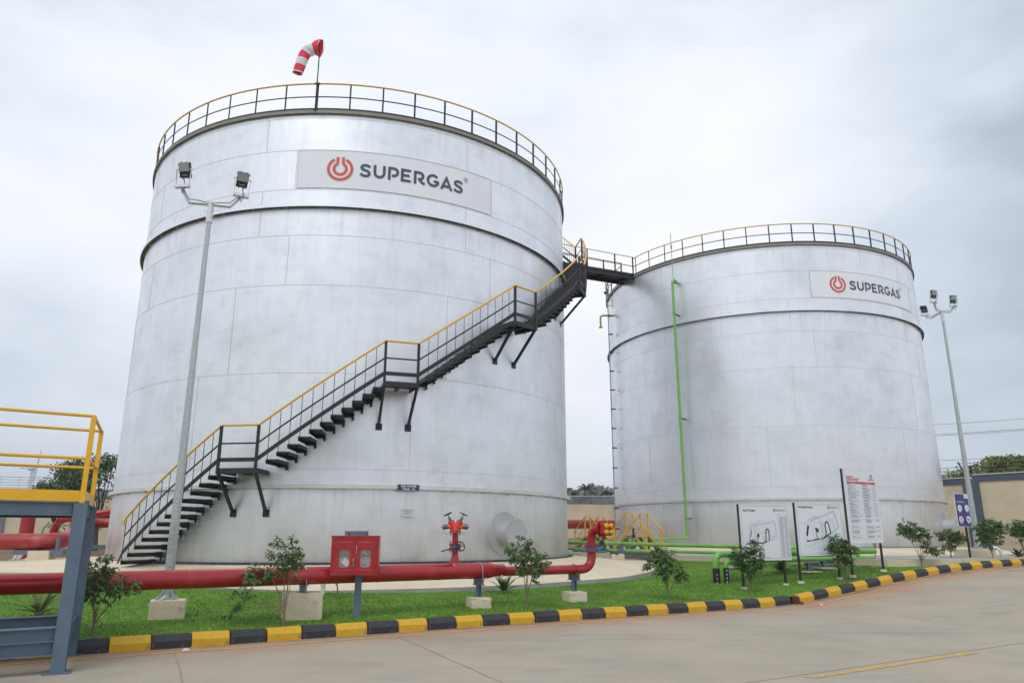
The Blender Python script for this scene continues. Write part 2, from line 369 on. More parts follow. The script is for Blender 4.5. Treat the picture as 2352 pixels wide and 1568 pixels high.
# ---------------------------------------------------------------- lettering
def text_mesh(txt, size, align='LEFT', off=0.0):
    """vertices/faces of a line of text in the xy plane"""
    cu = bpy.data.curves.new('t', 'FONT'); cu.body = txt; cu.size = size; cu.align_x = align; cu.offset = off; cu.resolution_u = 2
    ob = bpy.data.objects.new('t', cu); COL.objects.link(ob)
    dg = bpy.context.evaluated_depsgraph_get(); me = bpy.data.meshes.new_from_object(ob.evaluated_get(dg))
    v = [tuple(p.co) for p in me.vertices]; f = [tuple(p.vertices) for p in me.polygons]
    bpy.data.objects.remove(ob); bpy.data.curves.remove(cu); bpy.data.meshes.remove(me); return v, f
def ribbon(pts, w, closed=False):
    """flat stroke of width w along a 2-D polyline -> (verts, quads)"""
    n = len(pts); L_ = []; R_ = []
    for i in range(n):
        if closed: a, b = pts[i-1], pts[(i+1) % n]
        else: a, b = pts[max(i-1, 0)], pts[min(i+1, n-1)]
        p = pts[i]
        def nrm(q, r):
            dx, dy = r[0]-q[0], r[1]-q[1]; l = hypot(dx, dy) or 1; return (-dy/l, dx/l)
        n1 = nrm(a, p) if (i > 0 or closed) else nrm(p, b); n2 = nrm(p, b) if (i < n-1 or closed) else n1
        m = (n1[0]+n2[0], n1[1]+n2[1]); l = hypot(*m) or 1; m = (m[0]/l, m[1]/l); k = w/2/max(.45, m[0]*n1[0]+m[1]*n1[1])
        L_.append((p[0]+m[0]*k, p[1]+m[1]*k)); R_.append((p[0]-m[0]*k, p[1]-m[1]*k))
    V_ = L_+R_; F = [(i, n+i, n+i+1, i+1) for i in range(n-1)]
    if closed: F.append((n-1, 2*n-1, n, 0))
    return V_, F
def arc(cx, cy, r, a0, a1, n=18): return [(cx+r*cos(radians(a0+(a1-a0)*i/n)), cy+r*sin(radians(a0+(a1-a0)*i/n))) for i in range(n+1)]
def catmull(p, n=5):
    o = []
    q = [p[0]]+list(p)+[p[-1]]
    for i in range(1, len(q)-2):
        for k in range(n):
            t = k/n; o.append(tuple(.5*((2*q[i][j])+(-q[i-1][j]+q[i+1][j])*t+(2*q[i-1][j]-5*q[i][j]+4*q[i+1][j]-q[i+2][j])*t*t+(-q[i-1][j]+3*q[i][j]-3*q[i+1][j]+q[i+2][j])*t**3) for j in (0, 1)))
    o.append(tuple(p[-1])); return o
S_ = catmull([(.70, .77), (.58, .875), (.40, .905), (.22, .87), (.125, .735), (.19, .60), (.40, .52), (.60, .43), (.675, .28), (.60, .14), (.42, .095), (.22, .125), (.06, .235)])
GLY = {'S': [S_], 'U': [[(.095, 1)]+arc(.42, .42, .325, 180, 360)+[(.745, 1)]],
       'P': [[(.095, 0), (.095, .905)]+arc(.40, .62, .285, 90, -90)+[(.28, .335)]],
       'E': [[(.72, .905), (.095, .905), (.095, .095), (.72, .095)], [(.19, .5), (.62, .5)]],
       'R': [[(.095, 0), (.095, .905)]+arc(.43, .655, .25, 90, -90)+[(.30, .405)], [(.36, .42), (.60, .16), (.70, .10), (.82, .095)]],
       'G': [arc(.49, .5, .405, 42, 345, 26), [(.93, .44), (.52, .44)]],
       'A': [[(.09, 0), (.49, .93), (.89, 0)], [(.27, .27), (.71, .27)]]}
def wordmark():
    """SUPERGAS, cap height 1, starting at x=0 -> list of (verts, faces)"""
    xs = [0, .955, 1.97, 2.885, 3.82, 4.78, 5.81, 6.865]; o = []
    for ch, x in zip('SUPERGAS', xs):
        for st in GLY[ch]:
            v, f = ribbon(st, .19); o.append(([(a+x, b) for a, b in v], f))
    return o
def emblem():
    """ring-and-flask emblem, outer diameter 1, centred on the origin"""
    o = [ribbon(arc(0, 0, .445, 120, 420, 40), .11)]
    inner = [(-.10, .50), (-.105, .27)]+arc(0, 0, .235, 124, 416, 30)+[(.105, .27), (.10, .50)]
    o.append(ribbon(inner, .11)); return o
def wrap(mb, shapes, cx, cy, r, th0, z0, s, tk=.012):
    """lay flat art on a cylinder: x -> arc length, y -> height; gives it thickness tk"""
    for v, f in shapes:
        n = len(v); pts = []
        for rr in (r, r+tk):
            for a, b, *_ in v:
                t = th0+a*s/r; pts.append((cx+rr*cos(t), cy+rr*sin(t), z0+b*s))
        F = [tuple(i+n for i in q) for q in f]
        mb.q(pts, F)
def flat(mb, shapes, x0, z0, s, y=0, sx=None):
    sx = sx or s
    for v, f in shapes: mb.q([(x0+p[0]*sx, y, z0+p[1]*s) for p in v], f)

# ---------------------------------------------------------------- ground shape
KP = [(-40, -9.7, 0), (-14.0, 5.6, 0), (-7.2, 10.35, 0), (-4.29, 12.02, 0), (-2.99, 12.85, 0), (-1.57, 13.72, 0), (-.13, 14.58, 0), (1.32, 15.42, 0), (2.76, 16.25, 0), (4.19, 17.08, 0), (5.62, 17.92, 0), (6.85, 18.7, .02), (8.3, 19.62, .17), (9.72, 20.5, .33), (11.15, 21.35, .48), (12.57, 22.18, .59), (14.0, 23.0, .66), (15.42, 23.83, .69), (20, 26.4, .72), (30, 31.5, .75), (50, 41, .75), (140, 84, .75)]
KU = [p[0]*.866+p[1]*.5 for p in KP]; KZ = [p[2] for p in KP]
def kz(x, y): return float(np.interp(x*.866+y*.5, KU, KZ))
def kd(x, y):
    best = 1e9; s = 1
    for a, b in zip(KP, KP[1:]):
        dx, dy = b[0]-a[0], b[1]-a[1]; t = max(0, min(1, ((x-a[0])*dx+(y-a[1])*dy)/(dx*dx+dy*dy)))
        ex, ey = x-a[0]-t*dx, y-a[1]-t*dy; d = hypot(ex, ey)
        if d < best: best = d; s = 1 if dx*ey-dy*ex > 0 else -1
    return best*s
def gl(x, y):
    d = kd(x, y); k = kz(x, y)
    return k if d <= 0 else max(k+.16, min(.74, k+.16+.07*d))
def kpt(s_, off=0.0):
    """point at arc length s_ from the kerb's reference stone, off metres into the bed"""
    i0 = 3; base = 0
    if s_ >= 0:
        for i in range(i0, len(KP)-1):
            a, b = KP[i], KP[i+1]; L = hypot(b[0]-a[0], b[1]-a[1])
            if s_ <= base+L or i == len(KP)-2: t = (s_-base)/L; break
            base += L
    else:
        for i in range(i0-1, -1, -1):
            a, b = KP[i], KP[i+1]; L = hypot(b[0]-a[0], b[1]-a[1])
            if s_ >= base-L or i == 0: t = 1+(s_-base)/L; break
            base -= L
    x = a[0]+(b[0]-a[0])*t; y = a[1]+(b[1]-a[1])*t; dx, dy = (b[0]-a[0])/L, (b[1]-a[1])/L
    return Vector((x-dy*off, y+dx*off, a[2]+(b[2]-a[2])*t)), atan2(dy, dx)
T1 = (-5.58, 26.53); T2 = (12.6, 37.0); TR = 7.5
def cp(T, th, r, z): a = radians(th); return Vector((T[0]+r*cos(a), T[1]+r*sin(a), z))

# ================================================================ THE SETTING
def sheet(name, pts2, zf, m, skirt=0, mats=None):
    """flat polygon with height function, optional downward edge"""
    mb = MB(); n = len(pts2); top = [(x, y, zf(x, y)) for x, y in pts2]
    mb.q(top, [tuple(range(n))])
    if skirt:
        mb.mi = 1
        mb.q(top+[(x, y, z-skirt) for x, y, z in top], [(i, i+n, (i+1) % n+n, (i+1) % n) for i in range(n)])
    return tag(mb.build(name, mats or m, smooth=0), kind='structure')
def ground():
    rs = np.random.RandomState(4)
    xs = [-3000, -900, -300, -120]+list(np.arange(-70, 75, 1.25))+[120, 300, 900, 3000]
    ys = [-900, -200]+list(np.arange(-40, 90, 1.25))+[150, 300, 900, 4000]
    from mathutils import noise as mn
    mb = MB(); nx = len(xs)
    for y in ys:
        for x in xs:
            d = kd(x, y); u = x*.866+y*.5
            if d < 2: z = kz(x, y)-.3
            elif (u > 26.2 and d > 2) or d > 11 or (x < -11.5 and y > 17): z = .74
            else: z = gl(x, y)-.3
            if abs(x) < 75 and -40 < y < 90 and z > .7:
                r1 = hypot(x-T1[0], y-T1[1]); r2 = hypot(x-T2[0], y-T2[1])
                k = min(1, max(0, (min(r1-12.5, r2-11)/3)))
                z += k*(.07*mn.noise(Vector((x*.5, y*.5, 0)))+.05*mn.noise(Vector((x*1.3, y*1.3, 3))))
                # spoil heaped along the boundary wall
                yw = 51.5 + (x+25)*.26
                z += k*.95*max(0, 1-abs(y-yw+3.2)/4.2)*(.75+.5*mn.noise(Vector((x*.3, y*.3, 8)))) * (1 if x > -22 else .15)
                dr = ((x-23.7)*.78+(y-42)*.62)
                if x > 15 and y > 26: z += k*1.0*max(0, 1-abs(dr+5.2)/5.0)*(.8+.5*mn.noise(Vector((x*.35, y*.35, 5))))
            mb.v.append((x, y, z))
    for j in range(len(ys)-1):
        for i in range(nx-1): a = j*nx+i; mb.f.append((a, a+1, a+1+nx, a+nx)); mb.m.append(0)
    tag(mb.build('ground', soil_g, smooth=180), kind='structure')
ground()
def strip(name, offs, m, s0, s1, ds=.5, zo=0.0, zf=None):
    mb = MB(); n = len(offs); k = int((s1-s0)/ds)+1
    for i in range(k):
        for o in offs:
            p, _ = kpt(s0+i*ds, o); z = zf(p.x, p.y) if zf else p.z+zo; mb.v.append((p.x, p.y, z))
    for i in range(k-1):
        for j in range(n-1): a = i*n+j; mb.f.append((a, a+n, a+n+1, a+1) if offs[0] > offs[-1] else (a, a+1, a+n+1, a+n)); mb.m.append(0)
    return mb
road = strip('road', [.05, -.3, -1, -2, -3, -4, -6, -9, -14, -20, -30, -45], road_m, -40, 110, 1.0)
tag(road.build('road', road_m, smooth=180), kind='structure')
ln = strip('l', [-.40, -.50], line_y, -36, 13.0, .5, .004); ln2 = strip('l', [-.36, -.46], line_y, 13.2, 60, .4, .006)
ln.q(ln2.v, ln2.f)
ln3 = strip('l', [-.95, -1.08], line_y, 20.4, 60, .4, .006); ln.q(ln3.v, ln3.f)
ln.q([(3.40, 9.34, .004), (3.52, 9.27, .004), (6.56, 11.16, .004), (6.47, 11.30, .004)], [(0, 1, 2, 3)])
ln.q([(9.1, 12.78, .004), (9.2, 12.66, .004), (12.3, 14.5, .004), (12.2, 14.62, .004)], [(0, 1, 2, 3)])
tag(ln.build('road_line', line_y, smooth=0), kind='structure')
jt = MB()
for a, b, w in (((-2.05, 13.35), (.62, 7.4), .014), ((-4.85, 11.4), (-2.6, 6.7), .014), ((-1, 6.8), (3.46, 9.50), .016), ((3.46, 9.50), (7.91, 12.21), .016), ((7.91, 12.21), (14, 15.9), .016), ((6.9, 18.4), (9.6, 12.4), .012), ((-8.2, 9.2), (-6.2, 5), .014)):
    a = V(*a, .003); b = V(*b, .003); k = 12; d = (b-a); nrm = V(-d.y, d.x, 0).normalized(); pts = [a+d*i/k+nrm*R.uniform(-.012, .012) for i in range(k+1)]
    v, f = ribbon([(p.x, p.y) for p in pts], w); jt.q([(x, y, .003) for x, y in v], f)
tag(jt.build('road_joint', joint_m, smooth=0), kind='structure')
lawn = strip('lawn', [.10, .5, 1, 2, 3, 4, 5, 6, 7, 8, 9, 10.5], lawn_m, -24, 21.8, .5, zf=lambda x, y: gl(x, y)-.005)
tag(lawn.build('lawn', lawn_m, smooth=180), kind='structure')
# apron of tank 1: a shallow cone of painted concrete
AT = [-180, -160, -140, -125, -115, -99, -82, -70, -52, -42, -34, -25, -10, 60, 120, 180]
AR = [12.6, 12.8, 12.5, 11, 10, 10, 10, 10, 10, 10, 10.35, 10.5, 10.3, 10, 11, 12.6]
AZ = [.76, .76, .74, .60, .47, .45, .46, .47, .48, .50, .53, .60, .70, .78, .76, .76]
def aprn(T, name, tt, rr, zz, zi, m):
    mb = MB(); n = 144; rings = 5
    for i in range(n):
        th = -180+360*i/n; r = float(np.interp(th, tt, rr)); ze = float(np.interp(th, tt, zz))
        for k in range(rings):
            u = k/(rings-1); p = cp(T, th, 7.3+(r-7.3)*u, 0); z = zi+(ze-zi)*u
            if k == rings-1: z = max(z, gl(p.x, p.y)+.03)
            mb.v.append((p.x, p.y, z))
        p = cp(T, th, r, 0); mb.v.append((p.x, p.y, z-.14))
    q = rings+1
    for i in range(n):
        for k in range(q-1):
            a = i*q+k; b = ((i+1) % n)*q+k; mb.f.append((a, a+1, b+1, b)); mb.m.append(1 if k == q-2 else 0)
    return tag(mb.build(name, [m, pad_m], smooth=25), kind='structure')
aprn(T1, 'apron', AT, AR, AZ, .97, apron_m)
pad = [(2.7, 29.2), (3.3, 28.75), (4.78, 28.25), (5.5, 27.75), (8.7, 23.9), (10.9, 22.35), (12.9, 22.72), (14.3, 23.55), (16.2, 24.62), (17.8, 25.7), (19, 30), (22.5, 34), (23.5, 40), (19, 48), (5, 48), (1.5, 40), (2, 32)]
def pz(x, y): return .93 if y > 27 or x < 13 else .93
sheet('concrete_pad', pad, lambda x, y: .925+.0*x, pad_m, .4, [pad_m, concrete_b])
aprn(T2, 'apron', [-180, 180], [10.2, 10.2], [.932, .932], 1.17, apron_m)
sheet('paved_yard', [(2.5, 23.9), (3.9, 23.3), (4.3, 24.6), (4.1, 26.6), (4.9, 28.4), (2.2, 31), (1.8, 40), (-2, 44), (-3, 38)], lambda x, y: .70, apron_m, .2, [apron_m, pad_m])
# grass
def grass():
    rs = np.random.RandomState(2); n = 330000
    s = rs.uniform(-14, 21.2, n); o = .14+rs.power(1.0, n)*9.2
    keep = []; 
    for i in range(0, n):
        w = 1.0 if o[i] < 4 else .45
        if rs.rand() > w: continue
        keep.append(i)
    V_ = []; F_ = []
    c = 0
    for i in keep:
        p, _ = kpt(s[i], o[i])
        x, y = p.x, p.y
        r1 = hypot(x-T1[0], y-T1[1]); 
        if r1 < 10.45:
            th = math.degrees(atan2(y-T1[1], x-T1[0]))
            if r1 < float(np.interp(th, AT, AR))-.01: continue
        if x > 5 and (y > 27.75-(x-5.5)*1.2 and x < 8.7 or x >= 8.7 and y > 23.9-(x-8.7)*.7): continue
        if 1.5 < x < 4.4 and y > 22.8: continue
        if y > 28.2: continue
        z = gl(x, y)-.008
        h = rs.uniform(.018, .042); a = rs.uniform(0, 2*pi); w = rs.uniform(.003, .006)*(1+.04*y); lx, ly = rs.normal(0, .016, 2)
        V_ += [(x-cos(a)*w, y-sin(a)*w, z), (x+cos(a)*w, y+sin(a)*w, z), (x+lx, y+ly, z+h)]; F_.append((c, c+1, c+2)); c += 3
    mb = MB(); mb.v = V_; mb.f = F_; mb.m = [0]*len(F_)
    tag(mb.build('grass', blade_m, smooth=0), 'short bright green grass covering the planted bed behind the kerb', 'grass', kind='stuff')
grass()
# kerb stones
def kerb():
    prof = [(0, -.12), (0, .105), (.065, .19), (.17, .19), (.17, -.12)]    # (inset, height)
    def stone(seed, m):
        rr = random.Random(seed); mb = MB(); n = len(prof); L_ = .268
        xs = [-L_, -L_+.01, -.12, .05, L_-.01, L_]
        for i, x in enumerate(xs):
            k = .010 if i in (0, len(xs)-1) else 0
            for j, (a, z) in enumerate(prof):
                mb.v.append((x+rr.uniform(-.004, .004), a+(k*rr.uniform(.4, 2) if j < 2 else 0)+rr.uniform(-.004, .004), z-(k*rr.uniform(.3, 2) if 0 < j < 4 else 0)+rr.uniform(-.004, .004)))
        for i in range(len(xs)-1):
            for j in range(n): mb.f.append((i*n+j, i*n+(j+1) % n, (i+1)*n+(j+1) % n, (i+1)*n+j)); mb.m.append(0)
        mb.f.append(tuple(range(n))); mb.f.append(tuple((len(xs)-1)*n+j for j in range(n))[::-1]); mb.m += [0, 0]
        ob = mb.build('kerb_stone', m, smooth=25); return ob.data, ob
    D = []
    for i in range(8):
        me, ob = stone(i, stone_k if i % 2 == 0 else stone_y); bpy.data.objects.remove(ob); D.append(me)
    gap = 12.98; gi = 23
    marks = {23: 'first one right of the brick-filled gap in the kerb', 22: 'last one left of the brick-filled gap in the kerb'}
    for i in range(-22, 70):
        s = (i+.5)*(.545 if i < 0 else .555) if i < gi else gap+.12+(i-gi+.5)*.555
        p, a = kpt(s); q, _ = kpt(s+.2); col = 'yellow' if i % 2 else 'black'
        ob = bpy.data.objects.new('kerb_stone', D[(i % 2)+2*R.randrange(4)]); COL.objects.link(ob)
        ob.location = (p.x, p.y, p.z); sl = math.atan2(q.z-p.z, .2); ob.rotation_euler = (R.uniform(-.02, .02), -sl+R.uniform(-.01, .01), a+R.uniform(-.018, .018))
        near = None
        for (mx, my, t) in KREF:
            d = hypot(p.x-mx, p.y-my)
            if near is None or d < near[0]: near = (d, t)
        if i in marks: lab = '%s painted kerb stone, %s' % (col, marks[i])
        elif i < gi: lab = '%s painted kerb stone, number %d counting left from the brick-filled gap' % (col, gi-i)
        else: lab = '%s painted kerb stone, number %d counting right from the brick-filled gap' % (col, i-gi+1)
        tag(ob, lab, 'kerb stone', 'black and yellow kerb stones along the road')
KREF = [(0, 0, '')]
kerb()
mb = MB(); p, a = kpt(12.95)
mb.box((p.x+.0, p.y+.06, .10), (.09, .15, .17), a+.1); mb.box((p.x+.10, p.y-.04, .04), (.16, .07, .06), a+.5); mb.box((p.x-.04, p.y-.06, .03), (.07, .05, .05), a-.4)
solo(mb, 'broken_brick', brick_m, 'broken dark red brick pieces filling the gap between two kerb stones', 'brick', (p.x, p.y, p.z))

# ================================================================ TANKS
def make_tank(T, dz, labels, sil, posts0, gap, logo_th, seams, mh, courses):
    zb = .97+dz; zt = 13.5+dz; org = (T[0], T[1], zb)
    t = thing('storage_tank', labels, 'tank', org)
    B = lambda mb, n, m, par=None, **k: mb.build(n, m, par or t, org=org, **k)
    mb = MB(); n = 180
    P_ = [cp(T, 360*i/n, TR, z) for z in (zb-.25, zb+4, zb+8, zt-.02) for i in range(n)]
    mb.q(P_, [(k*n+i, k*n+(i+1) % n, (k+1)*n+(i+1) % n, (k+1)*n+i) for k in range(3) for i in range(n)])
    mb.mi = 1
    for z in courses: 
        o = len(mb.v)
        mb.lathe([(TR-.01, z-.011), (TR+.005, z-.006), (TR+.005, z+.006), (TR-.01, z+.011)], (T[0], T[1], 0), n)
        for _ in range(2): mb.f.pop(); mb.m.pop()
    for th, z0, z1 in seams:
        for k in range(8):
            a = th+45.5*k; c = cp(T, a, TR, (z0+z1)/2); mb.box(c, (.011, .016, z1-z0), radians(a))
    sh = B(mb, 'shell', [sil, seam_m], smooth=30)
    mb = MB(); mb.lathe([(TR+.02, zt-.02), (6.5, zt+.12), (3, zt+.42), (.3, zt+.6), (.01, zt+.6)], (T[0], T[1], 0), 90); B(mb, 'roof', sil)
    mb = MB()
    mb.lathe([(TR-.02, zb-.02), (TR+.16, zb-.005), (TR+.17, zb-.02), (TR+.17, zb-.06)], (T[0], T[1], 0), 120); B(mb, 'base_ring', bitumen)
    mb = MB()
    for i in range(24):
        a = i*15+4; c = cp(T, a, TR+.05, zb+.12); mb.box(c, (.09, .012, .24), radians(a)+.03); mb.box(cp(T, a, TR+.05, zb+.24), (.10, .09, .014), radians(a))
    B(mb, 'anchor_chair', silver_t) if False else None
    for zg, pr, hh in ((10.458+dz, .127, .085), (2.757+dz, .121, .10)):
        mb = MB(); n = 144
        pf = [(TR-.01, zg+hh), (TR+pr, zg+hh), (TR+pr, zg), (TR-.01, zg)] if zg > 6 else [(TR-.01, zg+hh), (TR+pr, zg+hh), (TR+pr, zg), (TR+pr-.012, zg), (TR+pr-.012, zg+hh-.012), (TR-.01, zg+hh-.012)]
        P_ = [cp(T, 360*i/n, r, z) for r, z in pf for i in range(n)]; m_ = len(pf)
        mb.q(P_, [(k*n+i, k*n+(i+1) % n, ((k+1) % m_)*n+(i+1) % n, ((k+1) % m_)*n+i) for k in range(m_) for i in range(n)])
        if zg > 6: mb.m = [1 if n*2 <= j < n*3 else 0 for j in range(len(mb.f))]  # underside faces take the colour with the shade painted in
        for i in range(48):
            a = i*7.5+2; p0 = cp(T, a, TR, zg-.03); p1 = cp(T, a, TR+pr-.015, zg+hh-.03); mb.beam(p0, p1, .012, .05)
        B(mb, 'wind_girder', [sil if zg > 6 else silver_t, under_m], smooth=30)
    mb = MB(); n = 144
    pf = [(TR-.01, zt), (TR+.075, zt), (TR+.075, zt-.10), (TR+.063, zt-.10), (TR+.063, zt-.015), (TR-.01, zt-.015)]
    P_ = [cp(T, 360*i/n, r, z) for r, z in pf for i in range(n)]; m_ = len(pf)
    mb.q(P_, [(k*n+i, k*n+(i+1) % n, ((k+1) % m_)*n+(i+1) % n, ((k+1) % m_)*n+i) for k in range(m_) for i in range(n)])
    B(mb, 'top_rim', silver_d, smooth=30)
    # guard rail round the roof
    g0, g1 = gap; angs = [g1+(360-(g1-g0))*i/150 for i in range(151)]
    mb = MB(); rr = TR+.03
    for a, b in zip(angs, angs[1:]): mb.beam(cp(T, a, rr, zt+.04), cp(T, b, rr, zt+.04), .008, .09)
    gr = B(mb, 'guard_rail', black, smooth=0)
    mb = MB()
    for a, b in zip(angs, angs[1:]): mb.beam(cp(T, a, rr, zt+.45), cp(T, b, rr, zt+.45), .012, .035)
    B(mb, 'mid_rail', black, gr, smooth=0)
    mb = MB(); mb.tube([cp(T, a, rr, zt+.88) for a in angs], .024, 8); B(mb, 'top_rail', rail_y, gr)
    p0 = None
    for i in range(50):
        a = posts0+7.2*i; aa = (a-g1) % 360
        if aa > 360-(g1-g0)+.5: continue
        mb = MB(); c = cp(T, a, rr-.022, 0); M = Matrix.Rotation(radians(a), 3, 'Z')
        mb.box((c.x, c.y, zt+.43), (.045, .008, .87), 0, M); c2 = c+M @ Vector((.018, .02, 0)); mb.box((c2.x, c2.y, zt+.43), (.008, .045, .87), 0, M)
        B(mb, 'post', black, gr, smooth=0)
    # logo panel with emblem and lettering
    th0 = logo_th; zc = 11.665+dz
    mb = MB(); nn = 40; z0, z1 = 11.07+dz, 12.245+dz; a0, a1 = th0-9.15, th0+35.5
    P_ = [cp(T, a0+(a1-a0)*i/nn, TR+.010, z) for z in (z0, z1) for i in range(nn+1)]
    mb.q(P_, [(i, i+1, nn+2+i, nn+1+i) for i in range(nn)])
    mb.mi = 1
    for z in (z0, z1): mb.tube([cp(T, a0+(a1-a0)*i/nn, TR+.010, z) for i in range(nn+1)], .011, 6)
    for a in (a0, a1): mb.tube([cp(T, a, TR+.010, z0), cp(T, a, TR+.010, z1)], .011, 6)
    lp = B(mb, 'logo_panel', [panel_g, seam_m], smooth=40)
    mb = MB(); wrap(mb, emblem(), T[0], T[1], TR+.012, radians(th0), zc, .736); B(mb, 'emblem', logo_red, lp, smooth=0)
    mb = MB(); wrap(mb, wordmark(), T[0], T[1], TR+.012, radians(th0+4.17), zc-.205, .405)
    v, f = text_mesh('R', .10, 'CENTER', .002); wrap(mb, [(v, f)], T[0], T[1], TR+.014, radians(th0+28.55), zc+.24, 1)
    v, f = ribbon(arc(0, .035, .072, 0, 342, 20), .010, True); wrap(mb, [(v, f)], T[0], T[1], TR+.014, radians(th0+28.55), zc+.24, 1)
    B(mb, 'lettering', logo_gr, lp, smooth=0)
    # manhole
    a = mh[0]; zc = mh[1]; c = cp(T, a, TR, zc); Rm = Matrix.Rotation(radians(a), 3, 'Z') @ Matrix.Rotation(pi/2, 3, 'Y')
    mb = MB(); k = 40
    for rr_, dd in ((.565, .012), (.0, .012)): pass
    ring = []
    for q_ in range(7):
        rad = .575*q_/6
        for j in range(k):
            u = rad*cos(2*pi*j/k); w = rad*sin(2*pi*j/k); ring.append(cp(T, a+math.degrees(u/TR), TR+.012, zc+w))
    mb.q(ring, [(i*k+j, i*k+(j+1) % k, (i+1)*k+(j+1) % k, (i+1)*k+j) for i in range(6) for j in range(k)])
    mb.tube([cp(T, a+math.degrees(.575*cos(2*pi*j/k)/TR), TR+.010, zc+.575*sin(2*pi*j/k)) for j in range(k)], .012, 6, closed=True)
    mb.tube([cp(T, a+math.degrees(.315*cos(2*pi*j/k)/TR), TR+.016, zc+.315*sin(2*pi*j/k)) for j in range(k)], .012, 6, closed=True)
    mp_ = B(mb, 'manhole', [hatch_m], smooth=40)
    mb = MB(); mb.lathe([(.305, -.05), (.305, .47)], c, 40, Rm); mb.lathe([(.305, .44), (.40, .44), (.40, .465), (.305, .466)], c, 40, Rm); B(mb, 'neck', hatch_m, mp_)
    mb = MB(); mb.lathe([(.02, .47), (.40, .47), (.40, .50), (.0001, .50)], c, 40, Rm)
    mb.tube(bend([c+Rm @ V(-.07, .0, .50), c+Rm @ V(-.07, .0, .58), c+Rm @ V(.07, .05, .58), c+Rm @ V(.07, .05, .50)], .03, 4), .010, 8); B(mb, 'cover', hatch_m, mp_)
    mb = MB()
    for j in range(28):
        x, y = .365*cos(2*pi*j/28), .365*sin(2*pi*j/28); mb.cyl(c+Rm @ V(x, y, .42), c+Rm @ V(x, y, .515), .009, 6); mb.cyl(c+Rm @ V(x, y, .50), c+Rm @ V(x, y, .518), .017, 6)
    B(mb, 'bolts', hatch_m, mp_)
    return t, B
k1 = [(-101.4, 12.25, 13.28), (-94.2, 11.03, 12.25), (-101.4, 10.58, 11.03), (-101.35, 9.64, 10.46), (-94.5, 8.19, 9.64), (-105.6, 5.75, 8.19), (-112.9, 3.25, 5.75), (-105.5, 2.86, 3.25), (-105.5, .97, 2.75)]
tank1, B1 = make_tank(T1, 0, 'large silver water tank with zigzag black stairs climbing its side', silver1, -90.8, (27, 41), -84.67, k1, (-44.5, 1.66), [3.25, 5.75, 8.19, 9.64, 11.03, 12.25, 13.28])
k2 = [(-98, 12.45, 13.48), (-90.3, 11.23, 12.45), (-97.7, 10.78, 11.23), (-97.7, 9.81, 10.66), (-90.8, 8.27, 9.81), (-98.6, 5.87, 8.27), (-107.7, 3.47, 5.87), (-100.6, 3.0, 3.47), (-100.6, 1.17, 2.95)]
tank2, B2 = make_tank(T2, .2, 'farther silver water tank with a thin green pipe running down its side', silver2, -94.56, (-161.5, -153.4), -81.0, k2, (-42.6, 1.95), [3.47, 5.87, 8.27, 9.81, 11.23, 12.45, 13.48])
# tank 1: name sign and data plate
mb = MB(); a = -67.7; M = Matrix.Rotation(radians(a+90), 4, 'Z')
c = cp(T1, a, TR+.150, 2.80); mb.box(c, (.57, .010, .16), radians(a+90)); sg = B1(mb, 'name_sign', purple_n, smooth=0)
mb = MB()
for s_, z in (('FIRE WATER', .012), ('TANK - 02', -.058)):
    v, f = text_mesh(s_, .066, 'CENTER', .0022); mb.q([c+M.to_3x3() @ V(p[0]*1.12, -.0065, z+p[1]) for p in v], f)
for x in (-.265, .265): mb.box(c+M.to_3x3() @ V(x, -.007, 0), (.012, .006, .012), radians(a+90))
for z in (-.074, .074): mb.box(c+M.to_3x3() @ V(0, -.0055, z), (.55, .002, .004), radians(a+90))
B1(mb, 'lettering', white_p, sg, smooth=0)
mb = MB(); a = -67.5; Mz = Matrix.Rotation(radians(a+90), 3, 'Z'); c = cp(T1, a, TR+.06, 2.17)
mb.box(c, (.30, .012, .16), radians(a+90)); mb.box(c+Mz @ V(-.14, .03, 0), (.012, .07, .16), radians(a+90)); mb.box(c+Mz @ V(.14, .03, 0), (.012, .07, .16), radians(a+90)); mb.box(c+Mz @ V(0, .0, .085), (.31, .05, .012), radians(a+90)); mb.box(c+Mz @ V(0, .0, -.085), (.31, .05, .012), radians(a+90))
dp = B1(mb, 'data_plate', silver_t, smooth=0)
mb = MB()
for i in range(6): mb.box(c+Mz @ V(-.03 if i else 0, -.008, .05-i*.02), (.17 if i else .2, .002, .005), radians(a+90))
for i in range(5): mb.box(c+Mz @ V(.09, -.008, .03-i*.02), (.03, .002, .005), radians(a+90))
B1(mb, 'engraving', ink_g, dp, smooth=0)

